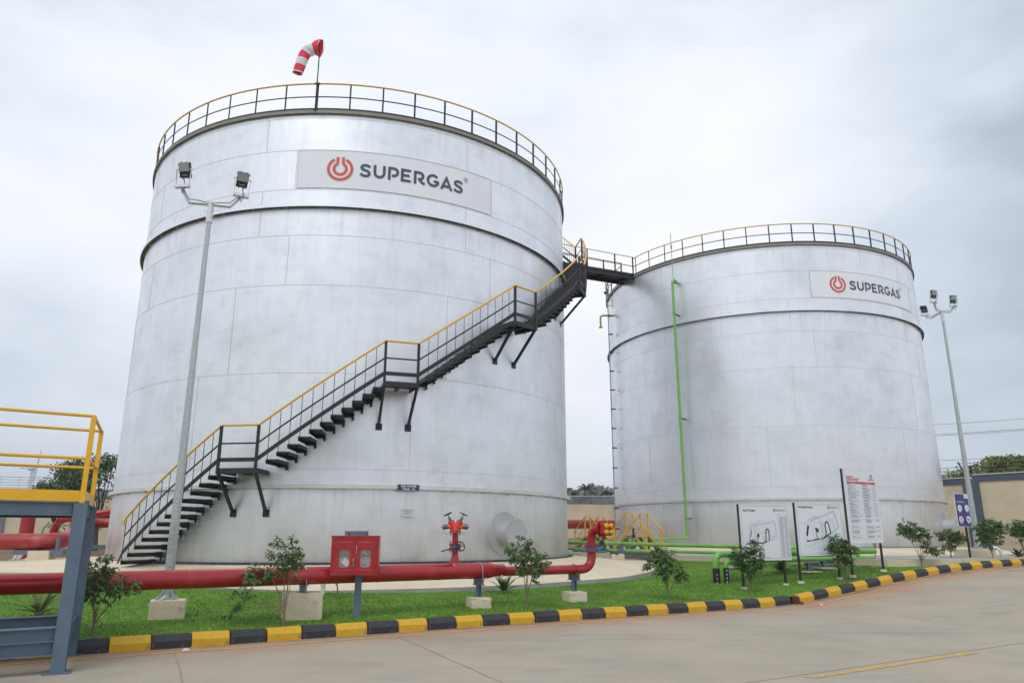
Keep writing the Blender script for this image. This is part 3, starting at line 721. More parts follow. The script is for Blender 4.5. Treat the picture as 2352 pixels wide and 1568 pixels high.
# ================================================================ STAIR ON TANK 1
def stairs():
    org = tuple(cp(T1, -120, 8.2, .9)); t = thing('staircase', 'black steel staircase with yellow handrail winding up the larger tank', 'staircase', org)
    B = lambda mb, n, m, par=None, **k: mb.build(n, m, par or t, org=org, **k)
    ri, ro = 7.56, 8.36; C = lambda th, r, z: cp(T1, th, r, z)
    FL = [(-120.4, .98, -101.3, 3.2), (-94.6, 3.2, -73.9, 5.42), (-68, 5.42, -47.4, 7.58), (-41.4, 7.58, -20.2, 9.77), (-14, 9.77, 5.5, 11.97), (12.5, 11.97, 27, 13.5)]
    rail = []; mid = []; strg = []; 
    for k, (a0, z0, a1, z1) in enumerate(FL):
        n = 9 if k == 5 else 12; da = (a1-a0)/n; dz = (z1-z0)/n
        for i in range(0 if k == 0 else 1, n):
            th = a0+da*i; z = z0+dz*i+.02; mb = MB()
            A, Bq = th-.15, th+da+.25
            def slab(zl, zh, t0, t1, r0, r1): mb.q([C(tt, r, zz) for zz in (zl, zh) for tt in (t0, t1) for r in (r0, r1)], [(0, 1, 3, 2), (4, 6, 7, 5), (0, 4, 5, 1), (2, 3, 7, 6), (0, 2, 6, 4), (1, 5, 7, 3)])
            slab(z-.03, z, A, Bq, ri+.02, ro); slab(z-.105, z-.031, A, A+.10, ri+.02, ro); slab(z-.075, z-.031, Bq-.10, Bq, ri+.02, ro)
            slab(z-.13, z+.015, A, Bq, ri, ri+.015); slab(z-.20, z-.131, Bq-.5, Bq, ri, ri+.015)
            B(mb, 'tread', black, smooth=0)
            mb = MB(); mb.beam(C(th+.15, ro+.012, z-.05), C(th+.15, ro+.012, z+1.00), .014, .014); B(mb, 'baluster', black, smooth=0)
        for i in range(n+1):
            th = a0+da*i; z = z0+dz*i
            rail.append(C(th, ro+.012, z+1.05)); mid.append(C(th, ro+.006, z+.60)); strg.append((th, z+.20))
    # end of the handrail turns down
    rail = [rail[0]+V(-.02, -.03, -.19), rail[0]+V(-.03, -.05, -.07)]+rail
    mb = MB(); mb.tube(rail, .028, 8); B(mb, 'handrail', yellow)
    mb = MB()
    for a, b in zip(mid, mid[1:]): mb.beam(a, b, .012, .04)
    B(mb, 'mid_rail', black, smooth=0)
    mb = MB()
    for (a, z), (b, w) in zip(strg, strg[1:]):
        mb.beam(C(a, ro+.006, z), C(b, ro+.006, w), .012, .10)
    mb.beam(C(-120.4, ro+.006, 1.18), C(-121.3, ro+.006, .92), .014, .05)
    B(mb, 'stringer', black, smooth=0)
    for k in range(5):
        a0, z = FL[k][2], FL[k][3]; a1 = FL[k+1][0]; mb = MB()
        for j in range(4):
            u, w = a0+(a1-a0)*j/4, a0+(a1-a0)*(j+1)/4
            mb.q([C(tt, r, zz) for zz in (z-.03, z) for tt in (u, w) for r in (ri, ro)], [(0, 1, 3, 2), (4, 6, 7, 5), (0, 4, 5, 1), (2, 3, 7, 6), (0, 2, 6, 4), (1, 5, 7, 3)])
        for aa in (a0, a1, (a0+a1)/2): mb.beam(C(aa, ri, z-.08), C(aa, ro, z-.08), .05, .10)
        mb.beam(C(a0, ro, z-.08), C(a1, ro, z-.08), .05, .10)
        ld = B(mb, 'landing', black, smooth=0)
        for aa in (a0, a1):
            mb = MB(); mb.beam(C(aa, ro+.02, z-.14), C(aa, ro+.02, z+1.04), .065, .055, up=cp((0, 0), aa, 1, 0)); B(mb, 'post', black, ld, smooth=0)
            mb = MB(); mb.ibeam(C(aa, ro-.02, z-.12), C(aa-.05, TR+.03, z-1.03), .065, .065, .012); B(mb, 'strut', black, ld, smooth=0)
            mb = MB(); c = C(aa, TR+.012, z-1.06); mb.box(c, (.014, .17, .18), radians(aa)); B(mb, 'foot_plate', black, ld, smooth=0)
stairs()
# ================================================================ BRIDGE BETWEEN TANKS
def bridge():
    d = V(.8763, .4818, 0); n = V(-.4818, .8763, 0); c1 = V(*T1, 0); near0, far0 = .70, 1.62
    def q(s, o, z): v = c1+d*s+n*o; return V(v.x, v.y, z)
    s0, s1 = 7.45, 13.52; z0, z1 = 13.42, 13.62; L = s1-s0; zz = lambda s: z0+(z1-z0)*(s-s0)/L
    org = tuple(q(s0, near0, z0)); t = thing('walkway_bridge', 'black steel footbridge with handrails joining the two tank tops', 'footbridge', org)
    B = lambda mb, nm, m, par=None, **k: mb.build(nm, m, par or t, org=org, **k)
    for o in (near0, far0):
        mb = MB(); mb.ibeam(q(s0-.05, o, zz(s0)), q(s1+.12+(0 if o == near0 else -.05), o, zz(s1)), .07, .19, .014); B(mb, 'girder', black, smooth=0)
        mb = MB(); mb.tube([q(s0-.2, o, zz(s0)+1.06), q(s1-.1, o, zz(s1)+1.02)], .021, 8); B(mb, 'top_rail', rail_y)
        mb = MB(); mb.beam(q(s0, o, zz(s0)+.58), q(s1-.1, o, zz(s1)+.56), .012, .035); mb.beam(q(s0, o, zz(s0)+.14), q(s1-.1, o, zz(s1)+.14), .008, .10); B(mb, 'mid_rail', black, smooth=0)
        for s in (s0+.05, s0+1.6, s0+3.3, s0+4.9, s1-.1):
            mb = MB(); mb.beam(q(s, o, zz(s)+.02), q(s, o, zz(s)+1.04), .05, .05, up=d); B(mb, 'post', black, smooth=0)
    mb = MB(); mb.q([q(s0, near0+.03, zz(s0)+.06), q(s1, near0+.03, zz(s1)+.06), q(s1, far0-.03, zz(s1)+.06), q(s0, far0-.03, zz(s0)+.06), q(s0, near0+.03, zz(s0)+.09), q(s1, near0+.03, zz(s1)+.09), q(s1, far0-.03, zz(s1)+.09), q(s0, far0-.03, zz(s0)+.09)], [(0, 3, 2, 1), (4, 5, 6, 7), (0, 1, 5, 4), (1, 2, 6, 5), (2, 3, 7, 6), (3, 0, 4, 7)])
    B(mb, 'deck', black, smooth=0)
    for i in range(5):
        s = s0+.5+i*1.3; mb = MB(); mb.beam(q(s, near0, zz(s)), q(s, far0, zz(s)), .05, .10); B(mb, 'cross_beam', black, smooth=0)
bridge()

# ================================================================ WINDSOCK
def windsock():
    b = cp(T1, -90.8, TR+.10, 13.5); org = tuple(b); t = thing('windsock', 'red and white striped windsock hanging limp from a pole on the tank rail', 'windsock', org)
    B = lambda mb, n, m, par=None, **k: mb.build(n, m, par or t, org=org, **k)
    mb = MB(); mb.cyl(b+V(0, 0, -.05), b+V(.0, 0, 1.98), .018, 8); mb.cyl(b+V(0, 0, .1), b+V(0, 0, .95), .021, 8); B(mb, 'pole', black)
    mb = MB()
    for z in (.02, .86): mb.box(b+V(0, .03, z), (.15, .05, .035)); mb.cyl(b+V(-.06, -.02, z), b+V(-.06, .08, z), .012, 6); mb.cyl(b+V(.06, -.02, z), b+V(.06, .08, z), .012, 6)
    B(mb, 'clamp', dk_iron)
    tp = b+V(0, 0, 1.93)
    pts = [(-.00, .10), (-.09, .10), (-.19, .075), (-.30, .02), (-.39, -.07), (-.455, -.19), (-.50, -.33), (-.535, -.48), (-.57, -.62), (-.60, -.75)]
    rad = [.255, .235, .205, .185, .175, .17, .165, .16, .155, .148]
    pts = catmull(pts, 4); n = 20; k = len(pts); rad = list(np.interp(np.linspace(0, 9, k), range(10), rad)); mb = MB()
    rs = random.Random(5); ph = [rs.uniform(0, 6) for _ in range(6)]
    for i, (x, z) in enumerate(pts):
        a = pts[max(i-1, 0)]; c = pts[min(i+1, k-1)]; t_ = Vector((c[0]-a[0], 0, c[1]-a[1])).normalized(); s_ = Vector((0, 1, 0)); u = t_.cross(s_)
        if i == 0: t_ = Vector((-.85, 0, .25)).normalized(); u = t_.cross(s_)
        fl = 1 - .35*min(1, i/8)     # the cloth flattens as it drops
        for j in range(n):
            th = 2*pi*j/n; w = 1+.05*sin(3*th+ph[0]+i*.35)+.04*sin(5*th+ph[1]-i*.5)+(.10*sin(2*th+i*.6+ph[2]) if 5 < i < 16 else 0)
            mb.v.append(tuple(tp+Vector((x, 0, z))+(u*cos(th)*rad[i]*w+s_*sin(th)*rad[i]*w*fl)))
    L = [0]
    for i in range(1, k): L.append(L[-1]+hypot(pts[i][0]-pts[i-1][0], pts[i][1]-pts[i-1][1]))
    for i in range(k-1):
        f_ = L[i]/L[-1]; c = 0 if f_ < .15 or .36 <= f_ < .56 or f_ >= .76 else 1
        if i == k-3: c = 1
        for j in range(n): mb.f.append((i*n+j, i*n+(j+1) % n, (i+1)*n+(j+1) % n, (i+1)*n+j)); mb.m.append(c)
    B(mb, 'sock', [sock_r, sock_w], smooth=60)
    mb = MB(); rng_ = [tp+Vector((.02, 0, .10))+Vector((.25, 0, .85)).normalized()*.255*cos(2*pi*j/24)+V(0, 1, 0)*.255*sin(2*pi*j/24) for j in range(24)]
    mb.tube(rng_, .007, 6, closed=True); mb.cyl(tp, tp+V(-.1, 0, -.13), .006, 6); B(mb, 'ring', steel)
windsock()

# ================================================================ LIGHT POLES
def lamp(B, root, c, yaw, tilt, shelf):
    """LED flood lamp in a U bracket standing on a shelf plate"""
    M = Matrix.Rotation(yaw, 3, 'Z') @ Matrix.Rotation(tilt, 3, 'X'); Mz = Matrix.Rotation(yaw, 3, 'Z'); c = Vector(c)
    mb = MB(); mb.box(c, (.215, .045, .19), 0, M @ Matrix.Identity(3)); mb.box(c+M @ V(0, .02, -.147), (.205, .085, .10), 0, M)
    for i in range(9): mb.box(c+M @ V(-.10+i*.025, .045, .01), (.005, .05, .18), 0, M)
    for x in (-.05, .05): mb.cyl(c+M @ V(x, 0, .09), c+M @ V(x, 0, .115), .008, 6); mb.cyl(c+M @ V(x, 0, -.20), c+M @ V(x, 0, -.225), .008, 6)
    for z in (-.03, .06):
        for s in (-1, 1): mb.cyl(c+M @ V(s*.11, 0, z), c+M @ V(s*.135, 0, z), .008, 6)
    h = B(mb, 'lamp_head', black, smooth=30)
    mb = MB(); mb.box(c+M @ V(0, -.025, .008), (.205, .006, .165), 0, M); B(mb, 'lens', lens_m, h, smooth=0)
    mb = MB()
    for i in range(5):
        for j in range(4): mb.box(c+M @ V(-.075+i*.0375, -.0285, -.045+j*.037), (.010, .002, .010), 0, M)
    B(mb, 'led', white_l, h, smooth=0)
    v, f = text_mesh('Crompton', .026, 'CENTER', .0005); mb = MB(); mb.q([c+M @ V(p[0], -.024, -.152+p[1]) for p in v], f); B(mb, 'lettering', white_l, h, smooth=0)
    mb = MB(); bz = shelf[2]+.02
    for s in (-1, 1):
        a = c+Mz @ V(s*.150, 0, 0)+V(0, 0, -.04); mb.beam(a, V(shelf[0], shelf[1], bz)+Mz @ V(s*.13, 0, 0), .03, .008, up=Mz @ V(1, 0, 0)); mb.cyl(a+Mz @ V(-s*.03, 0, 0), a+Mz @ V(s*.02, 0, 0), .014, 8)
    mb.box(V(shelf[0], shelf[1], bz-.01), (.27, .04, .008), yaw); B(mb, 'bracket', galv_w, smooth=0)
    mb = MB(); mb.box(shelf, (.29, .09, .055), yaw); B(mb, 'shelf', galv_w, smooth=0)
def light_pole(base, zt, arms, label, w0, w1, block, yawb, twist=0):
    x, y, z0 = base; org = (x, y, z0); t = thing('light_pole', label, 'light pole', org, 0, 'galvanised floodlight poles')
    B = lambda mb, n, m, par=None, **k: mb.build(n, m, par or t, org=org, **k)
    mb = MB(); mb.tube([(x, y, z0+.02), (x, y, z0+1), (x, y, zt-2), (x, y, zt)], [w0, w0*.97, w1*1.12, w1], 8); B(mb, 'pole', galv, smooth=30)
    mb = MB(); mb.box((x, y, z0+.015), (.34, .34, .022), yawb)
    for a in range(4):
        M = Matrix.Rotation(yawb+a*pi/2+pi/4, 3, 'Z'); mb.q([V(x, y, z0+.027)+M @ V(q[0], q[1], q[2]) for q in ((w0*.9, -.005, 0), (.17, -.005, 0), (w0*.9, -.005, .14), (w0*.9, .005, 0), (.17, .005, 0), (w0*.9, .005, .14))], [(0, 1, 2), (3, 5, 4), (0, 3, 4, 1), (1, 4, 5, 2), (2, 5, 3, 0)])
        M2 = Matrix.Rotation(yawb+a*pi/2+pi/4, 3, 'Z'); q = V(x, y, z0)+M2 @ V(.19, 0, 0); mb.cyl(q+V(0, 0, -.06), q+V(0, 0, .06), .012, 6); mb.cyl(q+V(0, 0, .027), q+V(0, 0, .045), .022, 6)
    B(mb, 'base_plate', galv, smooth=30)
    mb = MB(); mb.box((x-.0, y-w0*.93, z0+1.0), (.085, .012, .50)); mb.box((x, y-w0*.93-.007, z0+1.18), (.02, .006, .02)); B(mb, 'hatch', galv, smooth=0)
    mb = MB(); mb.cyl((x, y, zt-.12), (x, y, zt+.30), w1+.012, 10)
    for s in (-1, 1): mb.cyl((x+s*.05, y-.03, zt-.02), (x+s*.10, y-.05, zt), .008, 6); mb.cyl((x+s*.05, y-.03, zt+.10), (x+s*.10, y-.05, zt+.12), .008, 6)
    B(mb, 'collar', galv_w)
    for (pts, c, yaw, tilt) in arms:
        P_ = [V(x, y, zt+.26)]+[V(*p) for p in pts]; mb = MB(); mb.tube(P_, .033, 4, True); B(mb, 'arm', galv_w, smooth=0)
        lamp(B, t, c, yaw, tilt, (P_[-1].x, P_[-1].y, P_[-1].z+.04))
        mb = MB(); cw = [P_[0]+V(0, -.04, -.4), P_[0]+V(0, -.05, 0), P_[0].lerp(P_[1], .5)+V(0, -.04, .05), P_[1]+V(0, -.04, .06), P_[1].lerp(P_[-1], .6)+V(0, -.04, .05), P_[-1]+V(0, -.04, -.02), P_[-1]+V(.03, -.05, -.13), P_[-1]+V(.07, -.04, -.02), Vector(c)+V(0, .03, -.2)]
        mb.tube([V(p[0], cw[0].y*(1-0)+0, 0) if False else p for p in cw], .008, 6); B(mb, 'cable', dk_iron)
    # cable trunking down the front of the block
    if block:
        bx, by, bz, bw, bd, bh = block
        mb = MB(); f = by-bd/2-.03
        mb.tube([(x+.02, y-.12, z0+.06), (x+.02, f+.02, bz+bh/2+.05), (x-.02, f, bz+bh/2-.05), (x-.03, f, bz-bh/2+.06)], .028, 4); mb.box((x-.02, f-.01, bz-bh/2+.04), (.16, .03, .05)); B(mb, 'cable_trunking', galv_w, smooth=0)
    return t
def rough_block(name, c, d, rz, m, label, cat, group=None, seed=1, cham=.03, rough=.008, taper=0):
    """cast concrete block, subdivided and slightly uneven"""
    rr = random.Random(seed); mb = MB(); nx, ny, nz = 8, 6, 6; idx = {}
    def pt(i, j, k):
        key = (i, j, k)
        if key not in idx:
            u, v, w = i/nx*2-1, j/ny*2-1, k/nz*2-1; s = 1-taper*(w+1)/2
            x, y, z = u*d[0]/2*s, v*d[1]/2*s, w*d[2]/2
            ed = (abs(u) == 1)+(abs(v) == 1)+(abs(w) == 1)
            if ed >= 2: x *= 1-cham*.5/d[0]*(abs(u) == 1); y *= 1-cham*.5/d[1]*(abs(v) == 1); z *= 1-cham*.5/d[2]*(abs(w) == 1)
            x += rr.uniform(-1, 1)*rough; y += rr.uniform(-1, 1)*rough; z += rr.uniform(-1, 1)*rough*.5
            M = Matrix.Rotation(rz, 3, 'Z'); p = M @ V(x, y, z); idx[key] = len(mb.v); mb.v.append((c[0]+p.x, c[1]+p.y, c[2]+p.z))
        return idx[key]
    def face(*a): mb.f.append(a); mb.m.append(0)
    for i in range(nx):
        for j in range(ny):
            for k, fl in ((0, 1), (nz, 0)):
                q = [pt(i, j, k), pt(i+1, j, k), pt(i+1, j+1, k), pt(i, j+1, k)]; face(*(q[::-1] if fl else q))
    for i in range(nx):
        for k in range(nz):
            for j, fl in ((0, 0), (ny, 1)):
                q = [pt(i, j, k), pt(i+1, j, k), pt(i+1, j, k+1), pt(i, j, k+1)]; face(*(q[::-1] if fl else q))
    for j in range(ny):
        for k in range(nz):
            for i, fl in ((0, 1), (nx, 0)):
                q = [pt(i, j, k), pt(i, j+1, k), pt(i, j+1, k+1), pt(i, j, k+1)]; face(*(q[::-1] if fl else q))
    if label is None: return mb
    return solo(mb, name, m, label, cat, tuple(c), group, smooth=30)
# pole 1
PB = (-5.85, 13.2)
light_pole((PB[0], PB[1], .56), 7.55, [
    ([(-6.25, 13.16, 7.83), (-6.42, 13.14, 8.13)], (-6.40, 13.10, 8.55), radians(-4), radians(24)),
    ([(-5.48, 13.22, 7.77), (-5.30, 13.24, 7.98)], (-5.27, 13.18, 8.38), radians(30), radians(34))],
    'tall galvanised light pole with two floodlights in front of the larger tank', .085, .048, (PB[0], 13.12, .36, .52, .36, .32), radians(22))
rough_block('concrete_block', (-5.80, 13.17, .34), (.56, .50, .44), radians(22), concrete_b, 'square concrete block carrying the light pole on the lawn', 'concrete block', seed=4, rough=.003)
# pole 2
Q = (15.93, 26.2)
light_pole((Q[0], Q[1], 1.14), 9.35, [
    ([(15.62, 26.0, 9.60), (15.50, 25.9, 9.86)], (15.52, 25.82, 10.22), radians(14), radians(20)),
    ([(16.24, 26.2, 9.60), (16.40, 26.2, 9.80)], (16.38, 26.1, 10.12), radians(4), radians(18)),
    ([(15.66, 26.5, 9.45), (15.62, 26.75, 9.62)], (15.62, 26.8, 9.93), radians(165), radians(25))],
    'distant galvanised light pole with three floodlights beside the right boundary wall', .10, .045, None, radians(20))
rough_block('concrete_block', (15.70, 26.05, .98), (1.05, .75, .36), radians(20), cream_w, 'long cream concrete block under the distant light pole', 'concrete block', seed=9, rough=.002)
mb = MB(); mb.tube([(16.1, 25.95, 1.2), (16.32, 25.8, 1.2), (16.36, 25.72, 1.12), (16.40, 25.7, .85)], .045, 4)
solo(mb, 'cable_duct', galv_w, 'grey cable duct bent over the end of the cream block', 'cable duct', (16.3, 25.8, .9), smooth=0)

# ================================================================ RED FIRE MAIN
PZ = .92
A0, A1 = V(-7.9, 10.85, PZ), V(-.42, 15.68, PZ)
dP = (V(-.6, 15.55, PZ)-V(-3.69, 13.55, PZ)).normalized(); nP = V(-dP.y, dP.x, 0)
O = V(-3.69, 13.55, PZ)
def on(s, z=PZ, o=0): p = O+dP*s+nP*o; return V(p.x, p.y, z)
def red_main():
    org = tuple(on(0)); t = thing('red_pipeline', 'thick red fire water pipe running across the lawn', 'pipe', org)
    B = lambda mb, n, m, par=None, **k: mb.build(n, m, par or t, org=org, **k)
    s1 = 3.80                                   # reducer starts
    prof = [(-14, .15), (-5, .15), (s1, .15), (s1+.06, .148), (s1+.14, .128), (s1+.20, .122), (s1+.26, .120), (s1+.34, .100), (s1+.40, .096)]
    mb = MB(); mb.tube([on(s) for s, r in prof], [r for s, r in prof], 32); mb.tube([on(-60), on(-14)], .15, 16); B(mb, 'pipe', red, smooth=40)
    e0 = on(5.90, .89); e1 = on(6.50, .89)
    up = V(1.77, 17.12, 0)
    pts = bend([on(s1+.40, .895), e1, V(e1.x, e1.y, 1.20)], .34, 10); mb = MB(); mb.tube(pts, .096, 24); B(mb, 'small_pipe', red, smooth=40)
    mb = MB()
    for s, r in ((-8.3, .15), (-1.9, .15), (1.42, .15), (2.70, .15), (3.42, .15), (3.8, .15), (4.16, .121), (5.93, .096)):
        c = on(s, PZ if s < 4.2 else .893); a = c-dP*.008; b = c+dP*.008; mb.tube([a-dP*.004, a, b, b+dP*.004], [r-.002, r+.005, r+.005, r-.002], 28, False)
    for z, r in ((1.17, .096),): mb.tube([V(e1.x, e1.y, z-.01), V(e1.x, e1.y, z), V(e1.x, e1.y, z+.01)], [r, r+.005, r], 24, False)
    B(mb, 'weld_collars', red, smooth=60)
    return t, e1
main, RE = red_main()
def flange_v(mb, c, r, h, nb=8, br=.010, axis=None):
    """horizontal flange disc centred on c with bolts"""
    mb.lathe([(r*.5, -h/2), (r, -h/2), (r, h/2), (r*.5, h/2)], c, 28, axis or 'Z')
def bolts(mb, c, r, z0, z1, n=8, br=.009, M=None):
    M = M or Matrix.Identity(3); c = Vector(c)
    for j in range(n):
        a = 2*pi*(j+.5)/n; p = V(r*cos(a), r*sin(a), 0)
        mb.cyl(c+M @ (p+V(0, 0, z0)), c+M @ (p+V(0, 0, z1)), br*.7, 6); mb.cyl(c+M @ (p+V(0, 0, z1-.022)), c+M @ (p+V(0, 0, z1-.008)), br*1.4, 6); mb.cyl(c+M @ (p+V(0, 0, z0+.008)), c+M @ (p+V(0, 0, z0+.022)), br*1.4, 6)
def hydrant():
    c = on(3.05); org = (c.x, c.y, 1.05); X = c.x; Yy = c.y; t = thing('hydrant', 'red twin outlet hydrant with two black handwheels standing on the thick pipe', 'hydrant', org)
    B = lambda mb, n, m, par=None, **k: mb.build(n, m, par or t, org=org, **k)
    mb = MB(); mb.lathe([(.15, .98), (.122, 1.035), (.100, 1.06), (.093, 1.09), (.093, 1.12), (.088, 1.135), (.068, 1.22), (.062, 1.245), (.062, 1.31)], (X, Yy, 0), 28)
    mb.lathe([(.060, 1.44), (.060, 1.67)], (X, Yy, 0), 24)
    for z in (1.115, 1.245): mb.lathe([(.062 if z > 1.2 else .093, z-.006), (.067 if z > 1.2 else .098, z), (.062 if z > 1.2 else .093, z+.006)], (X, Yy, 0), 24)
    B(mb, 'riser', red, smooth=45)
    mb = MB()
    for z in (1.325, 1.435, 1.655, 1.685): flange_v(mb, (X, Yy, z), .122 if z < 1.5 else .115, .022)
    bolts(mb, (X, Yy, 1.38), .105, -.10, .105); bolts(mb, (X, Yy, 1.67), .098, -.07, .05); B(mb, 'flanges', red, smooth=30)
    mb = MB(); mb.lathe([(.06, 1.338), (.10, 1.338), (.10, 1.422), (.06, 1.422)], (X, Yy, 0), 24); mb.box((X+.0, Yy-.105, 1.38), (.05, .06, .03)); v_ = B(mb, 'valve', blue_v, smooth=30)
    vc = V(X+.075, Yy-.155, 1.385); mb = MB(); mb.cyl(vc+V(0, .05, 0), vc+V(0, -.03, 0), .045, 16)
    mb.tube([vc+V(.01, -.02, 0), vc+V(-.14, -.05, -.03), vc+V(-.33, -.06, -.085)], [.018, .014, .013], 10); mb.tube([vc+V(0, -.02, 0), vc+V(.10, -.04, .03)], [.012, .008], 8)
    B(mb, 'lever', dk_iron, v_)
    mb = MB(); pts = [vc+V(-.03, 0, .02)]+[vc+V(.02+.10*cos(radians(a)), 0, .0+.10*sin(radians(a))) for a in range(110, -60, -10)]+[vc+V(.03, 0, -.05)]
    for a, b in zip(pts, pts[1:]): mb.beam(a, b, .022, .006, up=(0, 1, 0))
    B(mb, 'notched_plate', dk_iron, v_, smooth=0)
    # head with two oblique branches
    mb = MB(); hz = 1.775
    mb.lathe([(.075, 1.696), (.068, 1.72), (.07, 1.74), (.04, 1.80), (.001, 1.83)], (X, Yy, 0), 24)
    ring = []
    for s in (-1, 1):
        mb.tube([V(X, Yy, hz-.03), V(X+s*.06, Yy, hz+.04), V(X+s*.095, Yy, hz+.10)], [.060, .063, .063], 20)
        mb.tube([V(X+s*.0, Yy, hz-.01), V(X+s*.10, Yy, hz-.005), V(X+s*.155, Yy-.01, hz-.005)], [.055, .048, .036], 20)
        d = V(s*.45, 0, .89).normalized(); q = V(X+s*.090, Yy, hz+.09); mb.tube([q-d*.012, q+d*.014], .072, 20)
    B(mb, 'head', red_or, smooth=45)
    for s in (-1, 1):
        mb = MB(); a = V(X+s*.150, Yy-.01, hz-.005); d = V(s, -.12, 0).normalized(); mb.tube([a, a+d*.015, a+d*.015, a+d*.095], [.040, .040, .050, .050], 20); mb.cyl(a+d*.03+V(0, -.04, 0), a+d*.03+V(0, -.065, 0), .016, 10); co = B(mb, 'coupling', brass_g, smooth=30)
        mb = MB(); mb.tube([a+d*.085, a+d*.105], .044, 20); mb.cyl(a+d*.10, a+d*.15, .007, 6); B(mb, 'plug', red_or, co, smooth=30)
        mb = MB(); p0 = a+d*.11+V(0, 0, -.02); p1 = V(X+s*.10, Yy-.06, 1.70)
        for k in range(13):
            u = k/12; p = p0.lerp(p1, u)+V(0, 0, -.12*4*u*(1-u)*.8); mb.tube([p+V(.008*cos(j*pi/3), 0, .011*sin(j*pi/3)) for j in range(6)], .0022, 4, closed=True)
        B(mb, 'chain', steel, co)
        d = V(s*.42, .05, .90).normalized(); q = V(X+s*.095, Yy, hz+.10)
        mb = MB(); mb.tube([q, q+d*.02, q+d*.03, q+d*.06, q+d*.062, q+d*.09], [.045, .045, .028, .026, .035, .022], 10); mb.tube([q+d*.08, q+d*.15], .011, 8); st = B(mb, 'spindle', brass_g, smooth=30)
        hc = q+d*.155; u = d.cross(V(0, 1, 0)).normalized(); w = d.cross(u)
        mb = MB(); mb.tube([hc+u*.078*cos(2*pi*j/20)+w*.078*sin(2*pi*j/20) for j in range(20)], .010, 8, closed=True)
        for j in range(4): mb.tube([hc, hc+u*.074*cos(pi*j/2+.5)+w*.074*sin(pi*j/2+.5)], .006, 6)
        mb.cyl(hc-d*.012, hc+d*.014, .018, 8); B(mb, 'handwheel', dk_iron, smooth=40)
hydrant()
